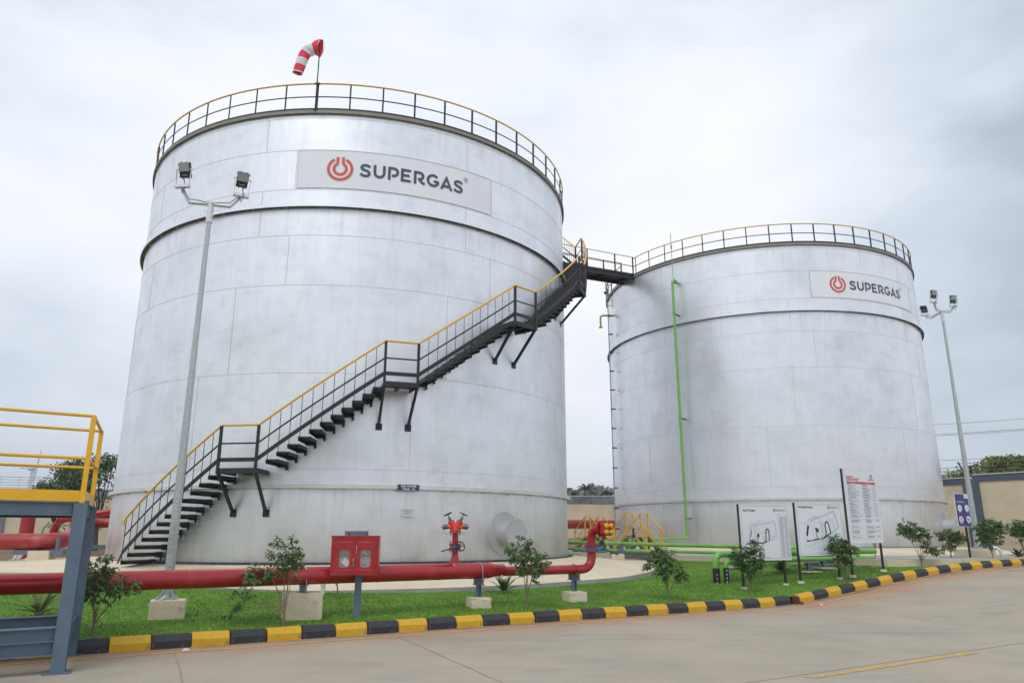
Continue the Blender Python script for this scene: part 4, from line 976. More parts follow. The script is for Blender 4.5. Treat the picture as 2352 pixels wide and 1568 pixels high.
def inlet():
    x, y = RE.x, RE.y; org = (x, y, 1.2); t = thing('fire_inlet', 'red upright fire inlet with four yellow capped connections', 'fire inlet', org)
    B = lambda mb, n, m, par=None, **k: mb.build(n, m, par or t, org=org, **k)
    d = V(.66, -.75, 0).normalized()
    mb = MB(); mb.cyl((x, y, 1.17), (x, y, 1.255), .094, 24); pts = bend([V(x, y, 1.40), V(x, y, 1.745), V(x, y, 1.745)+d*.34], .27, 10)
    # the upper bend leans forward to the manifold
    mb.tube(pts, .096, 24); B(mb, 'riser', red, smooth=45)
    mb = MB()
    for z in (1.265, 1.375): flange_v(mb, (x, y, z), .152, .026)
    bolts(mb, (x, y, 1.32), .130, -.085, .085, 10); fc = pts[-1]; Rm = d.to_track_quat('Z', 'Y').to_matrix()
    for o_ in (-.03, .0): flange_v(mb, fc+d*o_, .175, .022, axis=Rm)
    bolts(mb, fc+d*-.015, .155, -.035, .035, 10, M=Rm); B(mb, 'flanges', red, smooth=30)
    mb = MB(); mb.lathe([(.06, 1.283), (.105, 1.283), (.105, 1.357), (.06, 1.357)], (x, y, 0), 24)
    for j in range(10):
        a = 2*pi*j/10; mb.box((x+.115*cos(a), y+.115*sin(a), 1.32), (.03, .045, .05), a)
    mb.cyl((x+.10, y-.06, 1.32), (x+.24, y-.10, 1.32), .030, 14); v_ = B(mb, 'valve', blue_v, smooth=30)
    mb = MB(); q = V(x+.225, y-.10, 1.33); mb.cyl(q+V(-.01, 0, 0), q+V(.02, -.01, 0), .052, 18); B(mb, 'valve_plate', blue_v, v_)
    mb = MB(); mb.tube([q+V(0, -.01, 0), q+V(.12, -.08, -.05), q+V(.33, -.16, -.135)], [.020, .016, .016], 10); B(mb, 'lever', dk_iron, v_)
    mb = MB(); pts2 = [q+V(-.02, -.005, .0)]+[q+V(.0+.085*cos(radians(a)), -.01, .035+.085*sin(radians(a))) for a in range(150, -40, -12)]
    for a, b in zip(pts2, pts2[1:]): mb.beam(a, b, .020, .007, up=(0, 1, 0))
    B(mb, 'notched_plate', dk_iron, v_, smooth=0)
    # manifold box facing the viewer
    bc = fc+d*.12+V(0, 0, .0); fwd = V(.52, -.85, 0).normalized(); sd = V(.85, .52, 0).normalized(); M = Matrix((sd, -fwd, V(0, 0, 1))).transposed()
    mb = MB(); w, h, dp = .265, .29, .13; ch = .045
    ol = [(-w/2+ch, -h/2), (w/2-ch, -h/2), (w/2, -h/2+ch), (w/2, h/2-ch), (w/2-ch, h/2), (-w/2+ch, h/2), (-w/2, h/2-ch), (-w/2, -h/2+ch)]
    fr = [bc+M @ V(a, -dp/2, b) for a, b in ol]; bk = [bc+M @ V(a, dp/2, b) for a, b in ol]; fr2 = [bc+M @ V(a*.94, -dp/2-.008, b*.94) for a, b in ol]
    mb.q(bk+fr+fr2, [tuple(range(8))[::-1], tuple(range(16, 24))]+[(i, (i+1) % 8, 8+(i+1) % 8, 8+i) for i in range(8)]+[(8+i, 8+(i+1) % 8, 16+(i+1) % 8, 16+i) for i in range(8)])
    mb.box(bc+M @ V(0, 0, h/2+.012), (.025, .03, .03)); mb.cyl(bc+M @ V(-.03, 0, -h/2), bc+M @ V(-.03, 0, -h/2-.07), .017, 10); mb.cyl(bc+M @ V(-.03, 0, -h/2-.06), bc+M @ V(-.03, 0, -h/2-.08), .026, 8)
    mf = B(mb, 'manifold', red, smooth=25)
    for a in (-.068, .062):
        for b in (.068, -.066):
            mb = MB(); p = bc+M @ V(a, -dp/2-.008, b); mb.tube([p+fwd*0, p+fwd*.045, p+fwd*.062], [.048, .050, .040], 20); mb.tube([p+fwd*.055, p+fwd*.085], [.012, .010], 8); mb.beam(p+fwd*.07-V(.022, 0, -.015), p+fwd*.07+V(.022, 0, -.015), .012, .012); B(mb, 'cap', yellow, mf, smooth=40)
            mb = MB()
            p0 = p+fwd*.08; p1 = bc+M @ V(0, -dp/2-.02, .0 if b > 0 else -.12)
            for k in range(7):
                u = k/6; r_ = p0.lerp(p1, u)+V(0, 0, -.05*4*u*(1-u)); mb.tube([r_+V(.006*cos(j*pi/3), 0, .009*sin(j*pi/3)) for j in range(6)], .002, 4, closed=True)
            B(mb, 'chain', brass_g, mf)
inlet()

# ------------------------------------------------ pipe supports
def support(c, pipe_bot, r, zg, blk, seed, labp, labb, ub=True, post=True, rz=radians(20), m=concrete_b, rough=.012):
    x, y = c; bw, bd, bh = blk; top = zg+bh
    rough_block('concrete_block', (x, y, zg+bh/2-.03), (bw, bd, bh+.06), rz, m, labb, 'concrete block', 'concrete blocks under the red pipe', seed, rough=rough)
    t = thing('pipe_support', labp, 'pipe support', (x, y, top), 0, 'steel saddles under the red pipe'); org = (x, y, top)
    B = lambda mb, n, m, par=None, **k: mb.build(n, m, par or t, org=org, **k)
    ax = nP
    if post:
        mb = MB(); mb.ibeam((x, y, top-.01), (x, y, pipe_bot-.13), .085, .085, .010, up=dP); B(mb, 'post', gray_st, smooth=0)
    zb = pipe_bot-.065
    mb = MB(); mb.ibeam(V(x, y, zb)-ax*.20, V(x, y, zb)+ax*.20, .09, .125, .009); mb.tube([V(x, y, pipe_bot)-ax*.17+dP*.02, V(x, y, pipe_bot)+ax*.17+dP*.02], .0125, 8); B(mb, 'saddle_beam', gray_st, smooth=0)
    if ub:
        mb = MB(); pc = V(x, y, pipe_bot+r); pts = [V(x, y, pipe_bot-.12)+ax*-(r+.012)]+[pc+ax*(r+.012)*cos(a_)+V(0, 0, 1)*(r+.012)*sin(a_) for a_ in [pi-pi*k/14 for k in range(15)]]+[V(x, y, pipe_bot-.12)+ax*(r+.012)]
        mb.tube(pts, .008, 8); mb.cyl(pts[0], pts[0]+V(0, 0, .02), .016, 6); mb.cyl(pts[-1], pts[-1]+V(0, 0, .02), .016, 6); B(mb, 'u_bolt', steel if r > .1 else red)
support((-3.66, 13.60), .77, .15, .20, (.66, .52, .44), 3, 'steel saddle on the tall concrete block left of the hose cabinet', 'tall square concrete block left of the hose cabinet', post=False, rough=.006)
support((on(3.60).x, on(3.60).y), .77, .15, .25, (.42, .40, .17), 5, 'steel saddle with shiny clamp right of the hydrant', 'rough low concrete block below the hydrant')
support((on(6.0).x, on(6.0).y), .795, .096, .27, (.42, .42, .17), 8, 'steel saddle under the thin end of the red pipe', 'rough low concrete block nearest the red fire inlet')
support((on(-6.6).x, on(-6.6).y), .77, .15, .2, (.42, .42, .2), 12, 'steel saddle at the far left end of the red pipe', 'concrete block at the far left end of the red pipe')

# ================================================================ HOSE CABINET
def cabinet():
    z0 = .21; c = V(-2.79, 13.72, 1.26); rz = radians(4); t = thing('hose_cabinet', 'red fire hose cabinet with two glazed doors on a blue grey post', 'hose cabinet', (c.x, c.y, z0), rz)
    w, h, d = .84, .67, .24; zc = 1.26-z0
    B = lambda mb, n, m, par=None, **k: mb.build(n, m, par or t, **k)
    mb = MB(); T_ = .004
    mb.box((0, d/2-.003, zc), (w, .006, h)); mb.box((-w/2+.003, 0, zc), (.006, d, h)); mb.box((w/2-.003, 0, zc), (.006, d, h)); mb.box((0, 0, zc-h/2+.003), (w-.013, d, .006)); mb.box((0, -.008, zc+h/2), (w+.012, d+.03, .012)); mb.box((0, -d/2-.018, zc+h/2-.012), (w+.012, .006, .028))
    for (x, z, a, b) in ((0, h/2-.04, w-.014, .066), (0, -h/2+.028, w-.014, .044), (-w/2+.026, 0, .04, h-.12), (w/2-.026, 0, .04, h-.12)): mb.box((x, -d/2+.001, zc+z), (a, .008, b))
    B(mb, 'body', red, smooth=0)
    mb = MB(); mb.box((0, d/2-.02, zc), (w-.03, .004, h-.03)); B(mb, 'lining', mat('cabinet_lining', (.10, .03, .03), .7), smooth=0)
    def door(x0, x1, nm):
        z0_, z1_ = zc-h/2+.052, zc+h/2-.074; cx = (x0+x1)/2; ww, wh, r = .185, .31, .055; cz = (z0_+z1_)/2-.035
        n = 8; hole = []
        for (sx, sz, a0) in ((1, 1, 0), (-1, 1, 90), (-1, -1, 180), (1, -1, 270)):
            for k in range(n+1): a = radians(a0+90*k/n); hole.append((cx+sx*(ww/2-r)+r*cos(a), cz+sz*(wh/2-r)+r*sin(a)))
        def outer(p):
            dx, dz = p[0]-cx, p[1]-cz; k = min(((x1-x0)/2)/max(abs(dx), 1e-6), ((z1_-cz) if dz > 0 else (cz-z0_))/max(abs(dz), 1e-6)); return (cx+dx*k, cz+dz*k)
        out_ = [outer(p) for p in hole]
        corners = [(x1, z1_), (x0, z1_), (x0, z0_), (x1, z0_)]
        mb = MB(); N_ = len(hole); yf = -d/2-.008; yb = -d/2+.002
        mb.q([(a, yf, b) for a, b in hole]+[(a, yf, b) for a, b in out_], [(i, N_+i, N_+(i+1) % N_, (i+1) % N_) for i in range(N_)])
        mb.q([(a, yf, b) for a, b in hole]+[(a, yb+.03, b) for a, b in hole], [(i, (i+1) % N_, N_+(i+1) % N_, N_+i) for i in range(N_)])
        for q_, (cx_, cz_) in enumerate(corners):
            # fill the corner triangle left by projecting the hole outline
            i = min(range(N_), key=lambda k: 0 if False else hypot(out_[k][0]-cx_, out_[k][1]-cz_)); cand = sorted(range(N_), key=lambda k: hypot(out_[k][0]-cx_, out_[k][1]-cz_))[:2]
            a, b = out_[cand[0]], out_[cand[1]]; mb.q([(cx_, yf-.0004, cz_), (a[0], yf-.0004, a[1]), (b[0], yf-.0004, b[1])], [(0, 1, 2)])
        mb.box((cx, yf+.004, z1_), (x1-x0, .008, .004)); mb.box((cx, yf+.004, z0_), (x1-x0, .008, .004))
        # pressed panel line
        pp = []; pw, ph, pr, pc = (x1-x0)-.075, (z1_-z0_)-.075, .05, (z0_+z1_)/2
        for (sx, sz, a0) in ((1, 1, 0), (-1, 1, 90), (-1, -1, 180), (1, -1, 270)):
            for k in range(7): a = radians(a0+15*k); pp.append(V(cx+sx*(pw/2-pr)+pr*cos(a), yf, pc+sz*(ph/2-pr)+pr*sin(a)))
        mb.tube(pp, .0045, 6, closed=True)
        dr = B(mb, 'door', red, smooth=40)
        mb = MB(); mb.q([(a, yf+.010, b) for a, b in hole], [tuple(range(N_))]); B(mb, 'glass', glass_m, dr, smooth=0)
        mb = MB(); mb.tube([V(cx+.01+.012*cos(j*pi/6), yf+.002, cz+.01+.012*sin(j*pi/6)) for j in range(12)], .0035, 5, closed=True); B(mb, 'ring', steel, dr)
        hx = x1-.018 if nm == 'l' else x0+.022; hz = zc-.115 if nm == 'l' else zc+.105
        mb = MB(); mb.tube(bend([(hx, yf, hz+.045), (hx, yf-.03, hz+.03), (hx, yf-.03, hz-.03), (hx, yf, hz-.045)], .02, 4), .0065, 8); mb.box((hx, yf-.002, hz+.05), (.018, .006, .02)); mb.box((hx, yf-.002, hz-.05), (.018, .006, .02)); B(mb, 'handle', steel, dr)
        mb = MB()
        for z in (z0_+.09, z1_-.12): mb.cyl((x0-.004 if nm == 'l' else x1+.004, yf-.001, z-.04), (x0-.004 if nm == 'l' else x1+.004, yf-.001, z+.04), .006, 6)
        B(mb, 'hinge', red, dr)
    door(-w/2+.05, .0, 'l'); door(.004, w/2-.05, 'r')
    # coiled hoses and nozzle behind the glass
    for sx, m in ((-.19, hose_m), (.17, hose_m)):
        mb = MB()
        for k in range(7): r = .03+.018*k; mb.tube([V(sx+r*1.1*cos(2*pi*j/24), -.01, zc-.16+r*.9*sin(2*pi*j/24)) for j in range(24)], .009, 6, closed=True)
        B(mb, 'hose_coil', m)
    mb = MB(); mb.box((-.155, -.095, zc-.115), (.13, .004, .10), 0, Matrix.Rotation(radians(38), 3, 'Y')); tg = B(mb, 'paper_tag', white_p, smooth=0)
    mb = MB(); M = Matrix.Rotation(radians(38), 3, 'Y')
    for s_, dz in (('OK', .012), ('10/1025', -.025)):
        v, f = text_mesh(s_, .034, 'CENTER', .0005); mb.q([V(-.155, -.0985, zc-.115)+M @ V(p[0], 0, p[1]+dz) for p in v], f)
    B(mb, 'lettering', ink_r, tg, smooth=0)
    mb = MB(); mb.tube([V(.13, -.06, zc+.07), V(.17, -.06, zc+.045), V(.21, -.06, zc+.01)], [.022, .016, .010], 10); B(mb, 'nozzle', mat('brass', (.50, .33, .10), .35, .9), smooth=40)
    mb = MB(); mb.beam((.05, .16, -.02), (.05, .16, 1.42), .115, .06, up=(0, 1, 0)); B(mb, 'post', gray_st, smooth=0)
    mb = MB(); mb.box((-.02, .135, zc+h/2+.045), (.42, .012, .075)); mb.box((-.02, .15, zc+h/2+.080), (.42, .04, .008)); B(mb, 'hanger', gray_st, smooth=0)
    for x in (-.155, .155):
        mb = MB(); mb.box((x, .122, zc+h/2+.03), (.03, .006, .06)); mb.cyl((x, .118, zc+h/2+.052), (x, .112, zc+h/2+.052), .013, 10); B(mb, 'lug', red, smooth=30)
cabinet()

# ================================================================ STEEL PLATFORM (left foreground)
def platform():
    F_ = V(-5.48, 9.62, 0); Bk = V(-6.14, 11.02, 0); d = V(-.82, -.572, 0).normalized(); org = tuple(F_)
    t = thing('steel_platform', 'blue grey steel platform with yellow guard rails in the left foreground', 'platform', org)
    B = lambda mb, n, m, par=None, **k: mb.build(n, m, par or t, org=org, **k)
    L = 4.6; dep = (Bk-F_).normalized(); web = 0.20
    for c in (F_, Bk, F_+d*L, Bk+d*L):
        mb = MB(); mb.ibeam(c+V(0, 0, .012), c+V(0, 0, 2.0), .155, .165, .012, up=dep); co = B(mb, 'column', gray_st, smooth=0)
        mb = MB(); mb.box(c+V(0, 0, .008), (.30, .28, .014), atan2(dep.y, dep.x)-pi/2); B(mb, 'base_plate', gray_st, co, smooth=0)
    for c in (F_, Bk):
        mb = MB(); mb.ibeam(c+d*.09+V(0, 0, 1.925), c+d*(L+.1)+V(0, 0, 1.925), .10, .165, .011); B(mb, 'top_beam', gray_st, smooth=0)
        mb = MB(); mb.ibeam(c+d*.06+V(0, 0, .37), c+d*(L+.1)+V(0, 0, .37), .15, .32, .014)
        mb.beam(c+d*.06+V(0, 0, .37), c+d*(L+.1)+V(0, 0, .37), .15, .012)
        B(mb, 'lower_beam', gray_st, smooth=0)
    for z, hh in ((1.925, .165), (.46, .15), (.29, .15)):
        mb = MB(); mb.ibeam(F_+dep*.09+V(0, 0, z), Bk-dep*.09+V(0, 0, z), .09, hh-.003, .010); B(mb, 'cross_beam', gray_st, smooth=0)
    mb = MB(); mb.box((F_+Bk)/2+d*(L/2+.06)+V(0, 0, 1.985+.03), (L+.04, 1.50, .03), atan2(d.y, d.x)); B(mb, 'deck', gray_st, smooth=0)
    for c, o in ((F_, -dep*.02), (Bk, dep*.02)):
        mb = MB(); e = c+o; mb.beam(e+d*.02+V(0, 0, 2.085), e+d*(L+.1)+V(0, 0, 2.085), .010, .14); B(mb, 'toe_plate', yellow, smooth=0)
        for z in (3.11, 2.56):
            mb = MB(); mb.tube([e+V(0, 0, z), e+d*(L+.1)+V(0, 0, z)], .021, 12); B(mb, 'guard_rail', yellow)
        for s in (0, 1.55, 3.1, 4.6):
            mb = MB(); q = e+d*s; mb.tube([q+V(0, 0, 2.0), q+V(0, 0, 3.12)], .0, 4) if False else mb.beam(q+V(0, 0, 2.0), q+V(0, 0, 3.115), .060, .055, up=dep); B(mb, 'rail_post', yellow, smooth=0)
    mb = MB(); mb.beam(F_-d*.02+V(0, 0, 2.085), Bk-d*.02+V(0, 0, 2.085), .010, .14); B(mb, 'toe_plate', yellow, smooth=0)
    for z in (3.11, 2.56):
        mb = MB(); mb.tube([F_+V(0, 0, z), Bk+V(0, 0, z)], .021, 12); B(mb, 'guard_rail', yellow)
platform()

# ================================================================ GREEN PIPES
def green_pipe(pts, r, label, rad=.2, extra=None, coll=()):
    o = V(*pts[0]); t = thing('green_pipe', label, 'pipe', tuple(o)); B = lambda mb, n, m, par=None, **k: mb.build(n, m, par or t, org=o, **k)
    mb = MB(); mb.tube(bend(pts, rad, 8), r, 18); B(mb, 'pipe', green_p, smooth=45)
    if coll:
        mb = MB()
        for c, a in coll: c = V(*c); a = V(*a).normalized(); mb.tube([c-a*.006, c+a*.006], r+.006, 16, False)
        B(mb, 'clamp', dk_iron)
    return t, B
# riser on tank 2
rc = cp(T2, -133.2, TR+.45, 0); rw = cp(T2, -133.2, TR, 0)
t, B = green_pipe([(rw.x, rw.y, 12.6), (rc.x, rc.y, 12.6), (rc.x, rc.y, 1.50), (4.7, 29.9, 1.44), (4.05, 28.0, 1.38)], .058, 'thin green riser pipe climbing the face of the farther tank', .13)
mb = MB(); q = V(rc.x, rc.y, 12.6); u = (rw-rc).normalized(); u = V(u.x, u.y, 0); mb.tube([q+u*.16, q+u*.20], .10, 18); mb.tube([q+u*.215, q+u*.25], .10, 18); B(mb, 'flange', green_p, smooth=30)
mb = MB(); mb.tube([q+u*.08+V(0, 0, .0), q+u*.08+V(0, 0, 1.75), q+u*.08+V(0, 0, 2.3)], .016, 8); mb.tube([q+u*.08+V(0, 0, 1.55), q+u*.08+V(0, 0, 1.72)], .038, 8); B(mb, 'vent_tube', green_p)
for z in (11.05, 6.42, 2.28):
    mb = MB(); mb.beam(V(rw.x, rw.y, z), V(rc.x, rc.y, z)-u*.0, .05, .05); mb.tube([V(rc.x, rc.y, z-.012), V(rc.x, rc.y, z+.012)], .066, 14); B(mb, 'bracket', dk_iron if z > 3 else gray_st, smooth=0)
G1a, G1b = V(3.30, 26.9, 1.345), V(9.9, 22.9, 1.20)
gd = (G1b-G1a).normalized()
t, B = green_pipe([tuple(G1a), tuple(G1b)], .062, 'upper green pipe running from the black flanged valve to behind the notice boards', coll=[(G1a+gd*s, gd) for s in (.62, 3.3, 5.6)])
mb = MB(); mb.tube([G1a-gd*.02, G1a+gd*.03], .125, 24); mb.tube([G1a+gd*.03, G1a+gd*.14], [.11, .062], 24); B(mb, 'flange', green_p, smooth=40)
q = G1a+gd*1.05; mb = MB(); mb.cyl(q, q+V(0, 0, .20), .034, 12); B(mb, 'branch', green_p)
mb = MB(); mb.cyl(q+V(0, 0, .2), q+V(0, 0, .33), .044, 10); mb.box(q+V(0, 0, .25), (.12, .12, .09)); mb.cyl(q+V(0, 0, .33), q+V(0, 0, .52), .034, 10); mb.cyl(q+V(0, 0, .50), q+V(0, 0, .52), .085, 14); mb.tube([q+V(0, 0, .26), q+V(-.30, -.02, .26)], .014, 6); B(mb, 'branch_valve', dk_iron, smooth=30)
# black flanged valve
o = G1a-gd*.12; t = thing('flanged_valve', 'black flanged valve at the left end of the upper green pipe', 'valve', tuple(o)); B = lambda mb, n, m, par=None, **k: mb.build(n, m, par or t, org=o, **k)
mb = MB(); mb.tube([o-gd*.055, o-gd*.02], .12, 22); mb.tube([o+gd*.02, o+gd*.055], .12, 22); mb.tube([o-gd*.05, o+gd*.05], .075, 18); B(mb, 'body', dk_iron, smooth=30)
mb = MB(); Rm = gd.to_track_quat('Z', 'Y').to_matrix(); bolts(mb, o, .098, -.075, .075, 8, M=Rm); B(mb, 'bolts', steel)
mb = MB(); mb.cyl(o+V(0, 0, .06), o+V(0, 0, .20), .018, 8); mb.tube([o+V(0, 0, .19), o+V(-.35, -.05, .15)], .012, 6); B(mb, 'lever', dk_iron)
green_pipe([(-3.2, 34.0, 1.44), (3.1, 27.02, 1.34)], .062, 'green pipe emerging between the tanks left of the black flanged valve')
G2a, G2b = V(-2.6, 32.8, 1.24), V(9.6, 22.75, 1.03)
green_pipe([tuple(G2a), (3.0, 26.95, 1.12), tuple(G2b)], .052, 'thinner green pipe running below the upper green pipe', .5, coll=[((3.75, 26.47, 1.112), (.8, -.5, 0))])
def bent_down(pts, r, label, dots):
    t, B = green_pipe(pts, r, label, .26 if r > .07 else .17, coll=[((pts[2][0]*.45+pts[1][0]*.55, pts[2][1]*.45+pts[1][1]*.55, pts[2][2]*.45+pts[1][2]*.55), (.88, .47, 0))])
    x, y = pts[0][:2]; z = pts[0][2]; mb = MB(); mb.cyl((x, y, z-.02), (x, y, z+.42), r+.006, 18); w = B(mb, 'wrapped_sleeve', mat('black_wrap', (.02, .022, .03), .5, var=.3, vs=15), smooth=40)
    mb = MB()
    for k in range(4 if dots else 3):
        zz = z+.05+k*.10; s_ = .022 if dots else .014
        for j in range(5):
            a = radians(-95)+(j-2)*.0; b = 2*pi*j/5+R.uniform(-.2, .2); p = V(x+(r+.0075)*cos(a+s_*cos(b)/r), y+(r+.0075)*sin(a+s_*cos(b)/r), zz+s_*sin(b)*1.3); c = V(x+(r+.0075)*cos(a), y+(r+.0075)*sin(a), zz); mb.beam(c, p, .010, .002, up=V(cos(a), sin(a), 0))
    B(mb, 'print_marks', ink_t, w, smooth=0)
bent_down([(5.53, 20.92, .33), (5.53, 20.92, 1.11), (11.1, 23.5, 1.15)], .092, 'thicker green pipe turning down into a black sleeve in the lawn', False)
bent_down([(5.80, 20.92, .34), (5.80, 20.92, .93), (10.95, 23.3, .95)], .066, 'thinner green pipe turning down into a black sleeve in the lawn', True)
green_pipe([(8.2, 23.7, .98), (11.2, 23.0, .92)], .05, 'lowest green pipe passing behind the hydrant layout board') if False else None
for x, y, zt, lab in ((6.72, 23.35, 1.08, 'blue grey pipe post on the lawn left of the plot plan board'), (8.46, 21.95, .86, 'blue grey pipe post below the fire hydrant layout board, nearer of two'), (9.10, 22.45, .90, 'blue grey pipe post below the fire hydrant layout board, farther of two')):
    zg = gl(x, y); t = thing('pipe_post', lab, 'pipe support', (x, y, zg), 0, 'blue grey posts under the green pipes'); org = (x, y, zg)
    mb = MB(); mb.ibeam((x, y, zg), (x, y, zt), .12, .12, .012, up=(0, 1, 0)); P(mb, 'post', gray_st, t, smooth=0)
    mb = MB(); mb.ibeam((x-.14, y-.02, zt-.05), (x+.36, y+.17, zt-.05), .08, .10, .010); P(mb, 'arm', gray_st, t, smooth=0)
    mb = MB(); mb.box((x, y, zg+.02), (.5, .42, .04), .3); P(mb, 'footing', concrete_b, t, smooth=0)
x, y = 3.82, 26.35
rough_block('concrete_block', (3.62, 26.25, .83), (.44, .36, .34), radians(-8), cream_w, 'cream block carrying the green pipes left of the crossover stairs', 'concrete block', seed=21, rough=.001)
t = thing('pipe_post', 'blue grey pipe post on the cream block left of the crossover stairs', 'pipe support', (3.78, 26.45, .99), 0, 'blue grey posts under the green pipes')
mb = MB(); mb.ibeam((3.78, 26.42, .99), (3.78, 26.42, 1.24), .12, .12, .012, up=(0, 1, 0)); P(mb, 'post', gray_st, t, smooth=0)
mb = MB(); mb.beam((3.60, 26.40, 1.08), (4.05, 26.36, 1.08), .08, .07); mb.beam((3.62, 26.45, 1.25), (3.95, 26.40, 1.25), .08, .04); P(mb, 'arm', gray_st, t, smooth=0)
rough_block('concrete_block', (2.86, 27.35, .93), (.30, .3, .3), 0, cream_w, 'small cream block under the green pipe behind the red inlet', 'concrete block', seed=22, rough=.001)
# gauge pole and small outlet at the left edge of tank 2
gx, gy_ = 4.88, 35.9
t = thing('gauge_pipe', 'slim upright level gauge pipe beside the farther tank', 'gauge pipe', (gx, gy_, 1.1))
mb = MB(); mb.cyl((gx, gy_, 1.1), (gx, gy_, 13.1), .028, 8); P(mb, 'tube', galv, t)
for z in [1.9+i*.95 for i in range(12)]:
    mb = MB(); mb.box((gx+.10, gy_, z), (.22, .06, .05)); mb.box((gx+.02, gy_, z), (.09, .09, .07)); P(mb, 'bracket', mat('dark_blue_paint', (.03, .05, .14), .5), t, smooth=0)
mb = MB(); mb.tube([(gx-.02, gy_, 13.1), (gx-.02, gy_, 13.55)], .014, 6); mb.lathe([(.02, 13.5), (.09, 13.6), (.09, 13.64), (.02, 13.66)], (gx-.10, gy_, 0), 10); P(mb, 'gauge_head', dk_iron, t)
t = thing('outlet_pipe', 'short green overflow pipe turned down at the upper left of the farther tank', 'pipe', (5.2, 35.95, 12.4))
mb = MB(); mb.tube(bend([(5.25, 35.95, 12.4), (4.49, 35.95, 12.4), (4.49, 35.95, 11.78)], .16, 8), .05, 12); P(mb, 'pipe', green_p, t)
mb = MB(); mb.cyl((4.49, 35.95, 11.76), (4.49, 35.95, 11.80), .10, 16); mb.cyl((4.86, 35.95, 12.4), (4.90, 35.95, 12.4), .10, 16); mb.cyl((4.92, 35.95, 12.4), (4.95, 35.95, 12.4), .10, 16); P(mb, 'flange', green_p, t)
# small roof-access ladder seen below the bridge
t = thing('roof_ladder', 'short black caged ladder under the footbridge at the tank rim', 'ladder', (5.0, 36.6, 13.6))
for x in (4.85, 5.15):
    mb = MB(); mb.beam((x, 36.2, 12.9), (x, 36.2, 14.7), .04, .04, up=(0, 1, 0)); P(mb, 'stile', black, t, smooth=0)
for i in range(6):
    mb = MB(); mb.cyl((4.85, 36.2, 13.0+i*.28), (5.15, 36.2, 13.0+i*.28), .012, 6); P(mb, 'rung', black, t)

# ================================================================ CROSSOVER STAIRS
def crossover(c, rz, lab):
    """steps over the pipes: local y runs along the walking direction, x across"""
    t = thing('crossover_stairs', lab, 'crossover stairs', c, rz, 'yellow railed crossover stairs over the pipes')
    w = .68; h = .60; run = .80; tp = .19
    for s in (-1, 1):
        for x in (-w/2, w/2):
            mb = MB(); mb.beam((x, s*tp, h-.03), (x, s*(tp+run), .02), .05, .13); mb.box((x, s*(tp+run)*.72, .035), (.06, run*1.1, .06)); B_ = mb.build('stringer', gray_st, t, smooth=0)
            mb = MB(); mb.beam((x*1.03, s*(tp-.02), h+.08), (x*1.03, s*(tp+run), .12), .012, .12); mb.build('kick_plate', yellow, t, smooth=0)
            mb = MB(); xr = x*1.04
            mb.tube([(xr, s*(tp-.06), 1.50), (xr, s*(tp+run+.05), .80)], .024, 10); mb.build('handrail', yellow, t)
            mb = MB(); mb.tube([(xr, s*tp, h+.42), (xr, s*(tp+run-.06), .42-.12)], .017, 8) if False else mb.tube([(xr, s*tp, 1.02), (xr, s*(tp+run-.10), .46)], .016, 8); mb.build('mid_rail', yellow, t)
            for yy, z0, z1 in ((tp, h-.02, h+.84), (tp+run-.08, .10, .88)):
                mb = MB(); mb.beam((xr, s*yy, z0), (xr, s*yy, z1 if yy > .3 else z1), .045, .045, up=(0, 1, 0)); mb.build('post', yellow, t, smooth=0)
        for k in range(1, 3):
            mb = MB(); mb.box((0, s*(tp+run*k/3), h-.03-(h*k/3)), (w-.06, .24, .03)); mb.build('tread', gray_st, t, smooth=0)
    mb = MB(); mb.box((0, 0, h), (w, 2*tp+.05, .04)); mb.build('top_step', gray_st, t, smooth=0)
    for x in (-w/2, w/2):
        for y in (-tp, tp):
            mb = MB(); mb.beam((x, y, 0), (x, y, h-.02), .09, .09, up=(0, 1, 0)); mb.build('leg', gray_st, t, smooth=0)
        mb = MB(); mb.box((x, 0, .05), (.08, 2*(tp+run)*.9, .08)); mb.build('base_rail', gray_st, t, smooth=0)
    mb = MB(); mb.beam((-w/2, -tp-run, .05), (w/2, -tp-run, .05), .06, .08); mb.build('base_rail', gray_st, t, smooth=0)
# d along (.5,-.83): local y axis points to far end (-.5,.83)
def cross_at(x, y, z, lab): crossover((x, y, z), math.atan2(.5, .83), lab)
cross_at(4.55, 27.75, .925, 'yellow railed crossover stairs beside the tall green riser')
cross_at(3.55, 32.8, .93, 'yellow railed crossover stairs half hidden behind the red fire inlet')
for i in range(0): pass

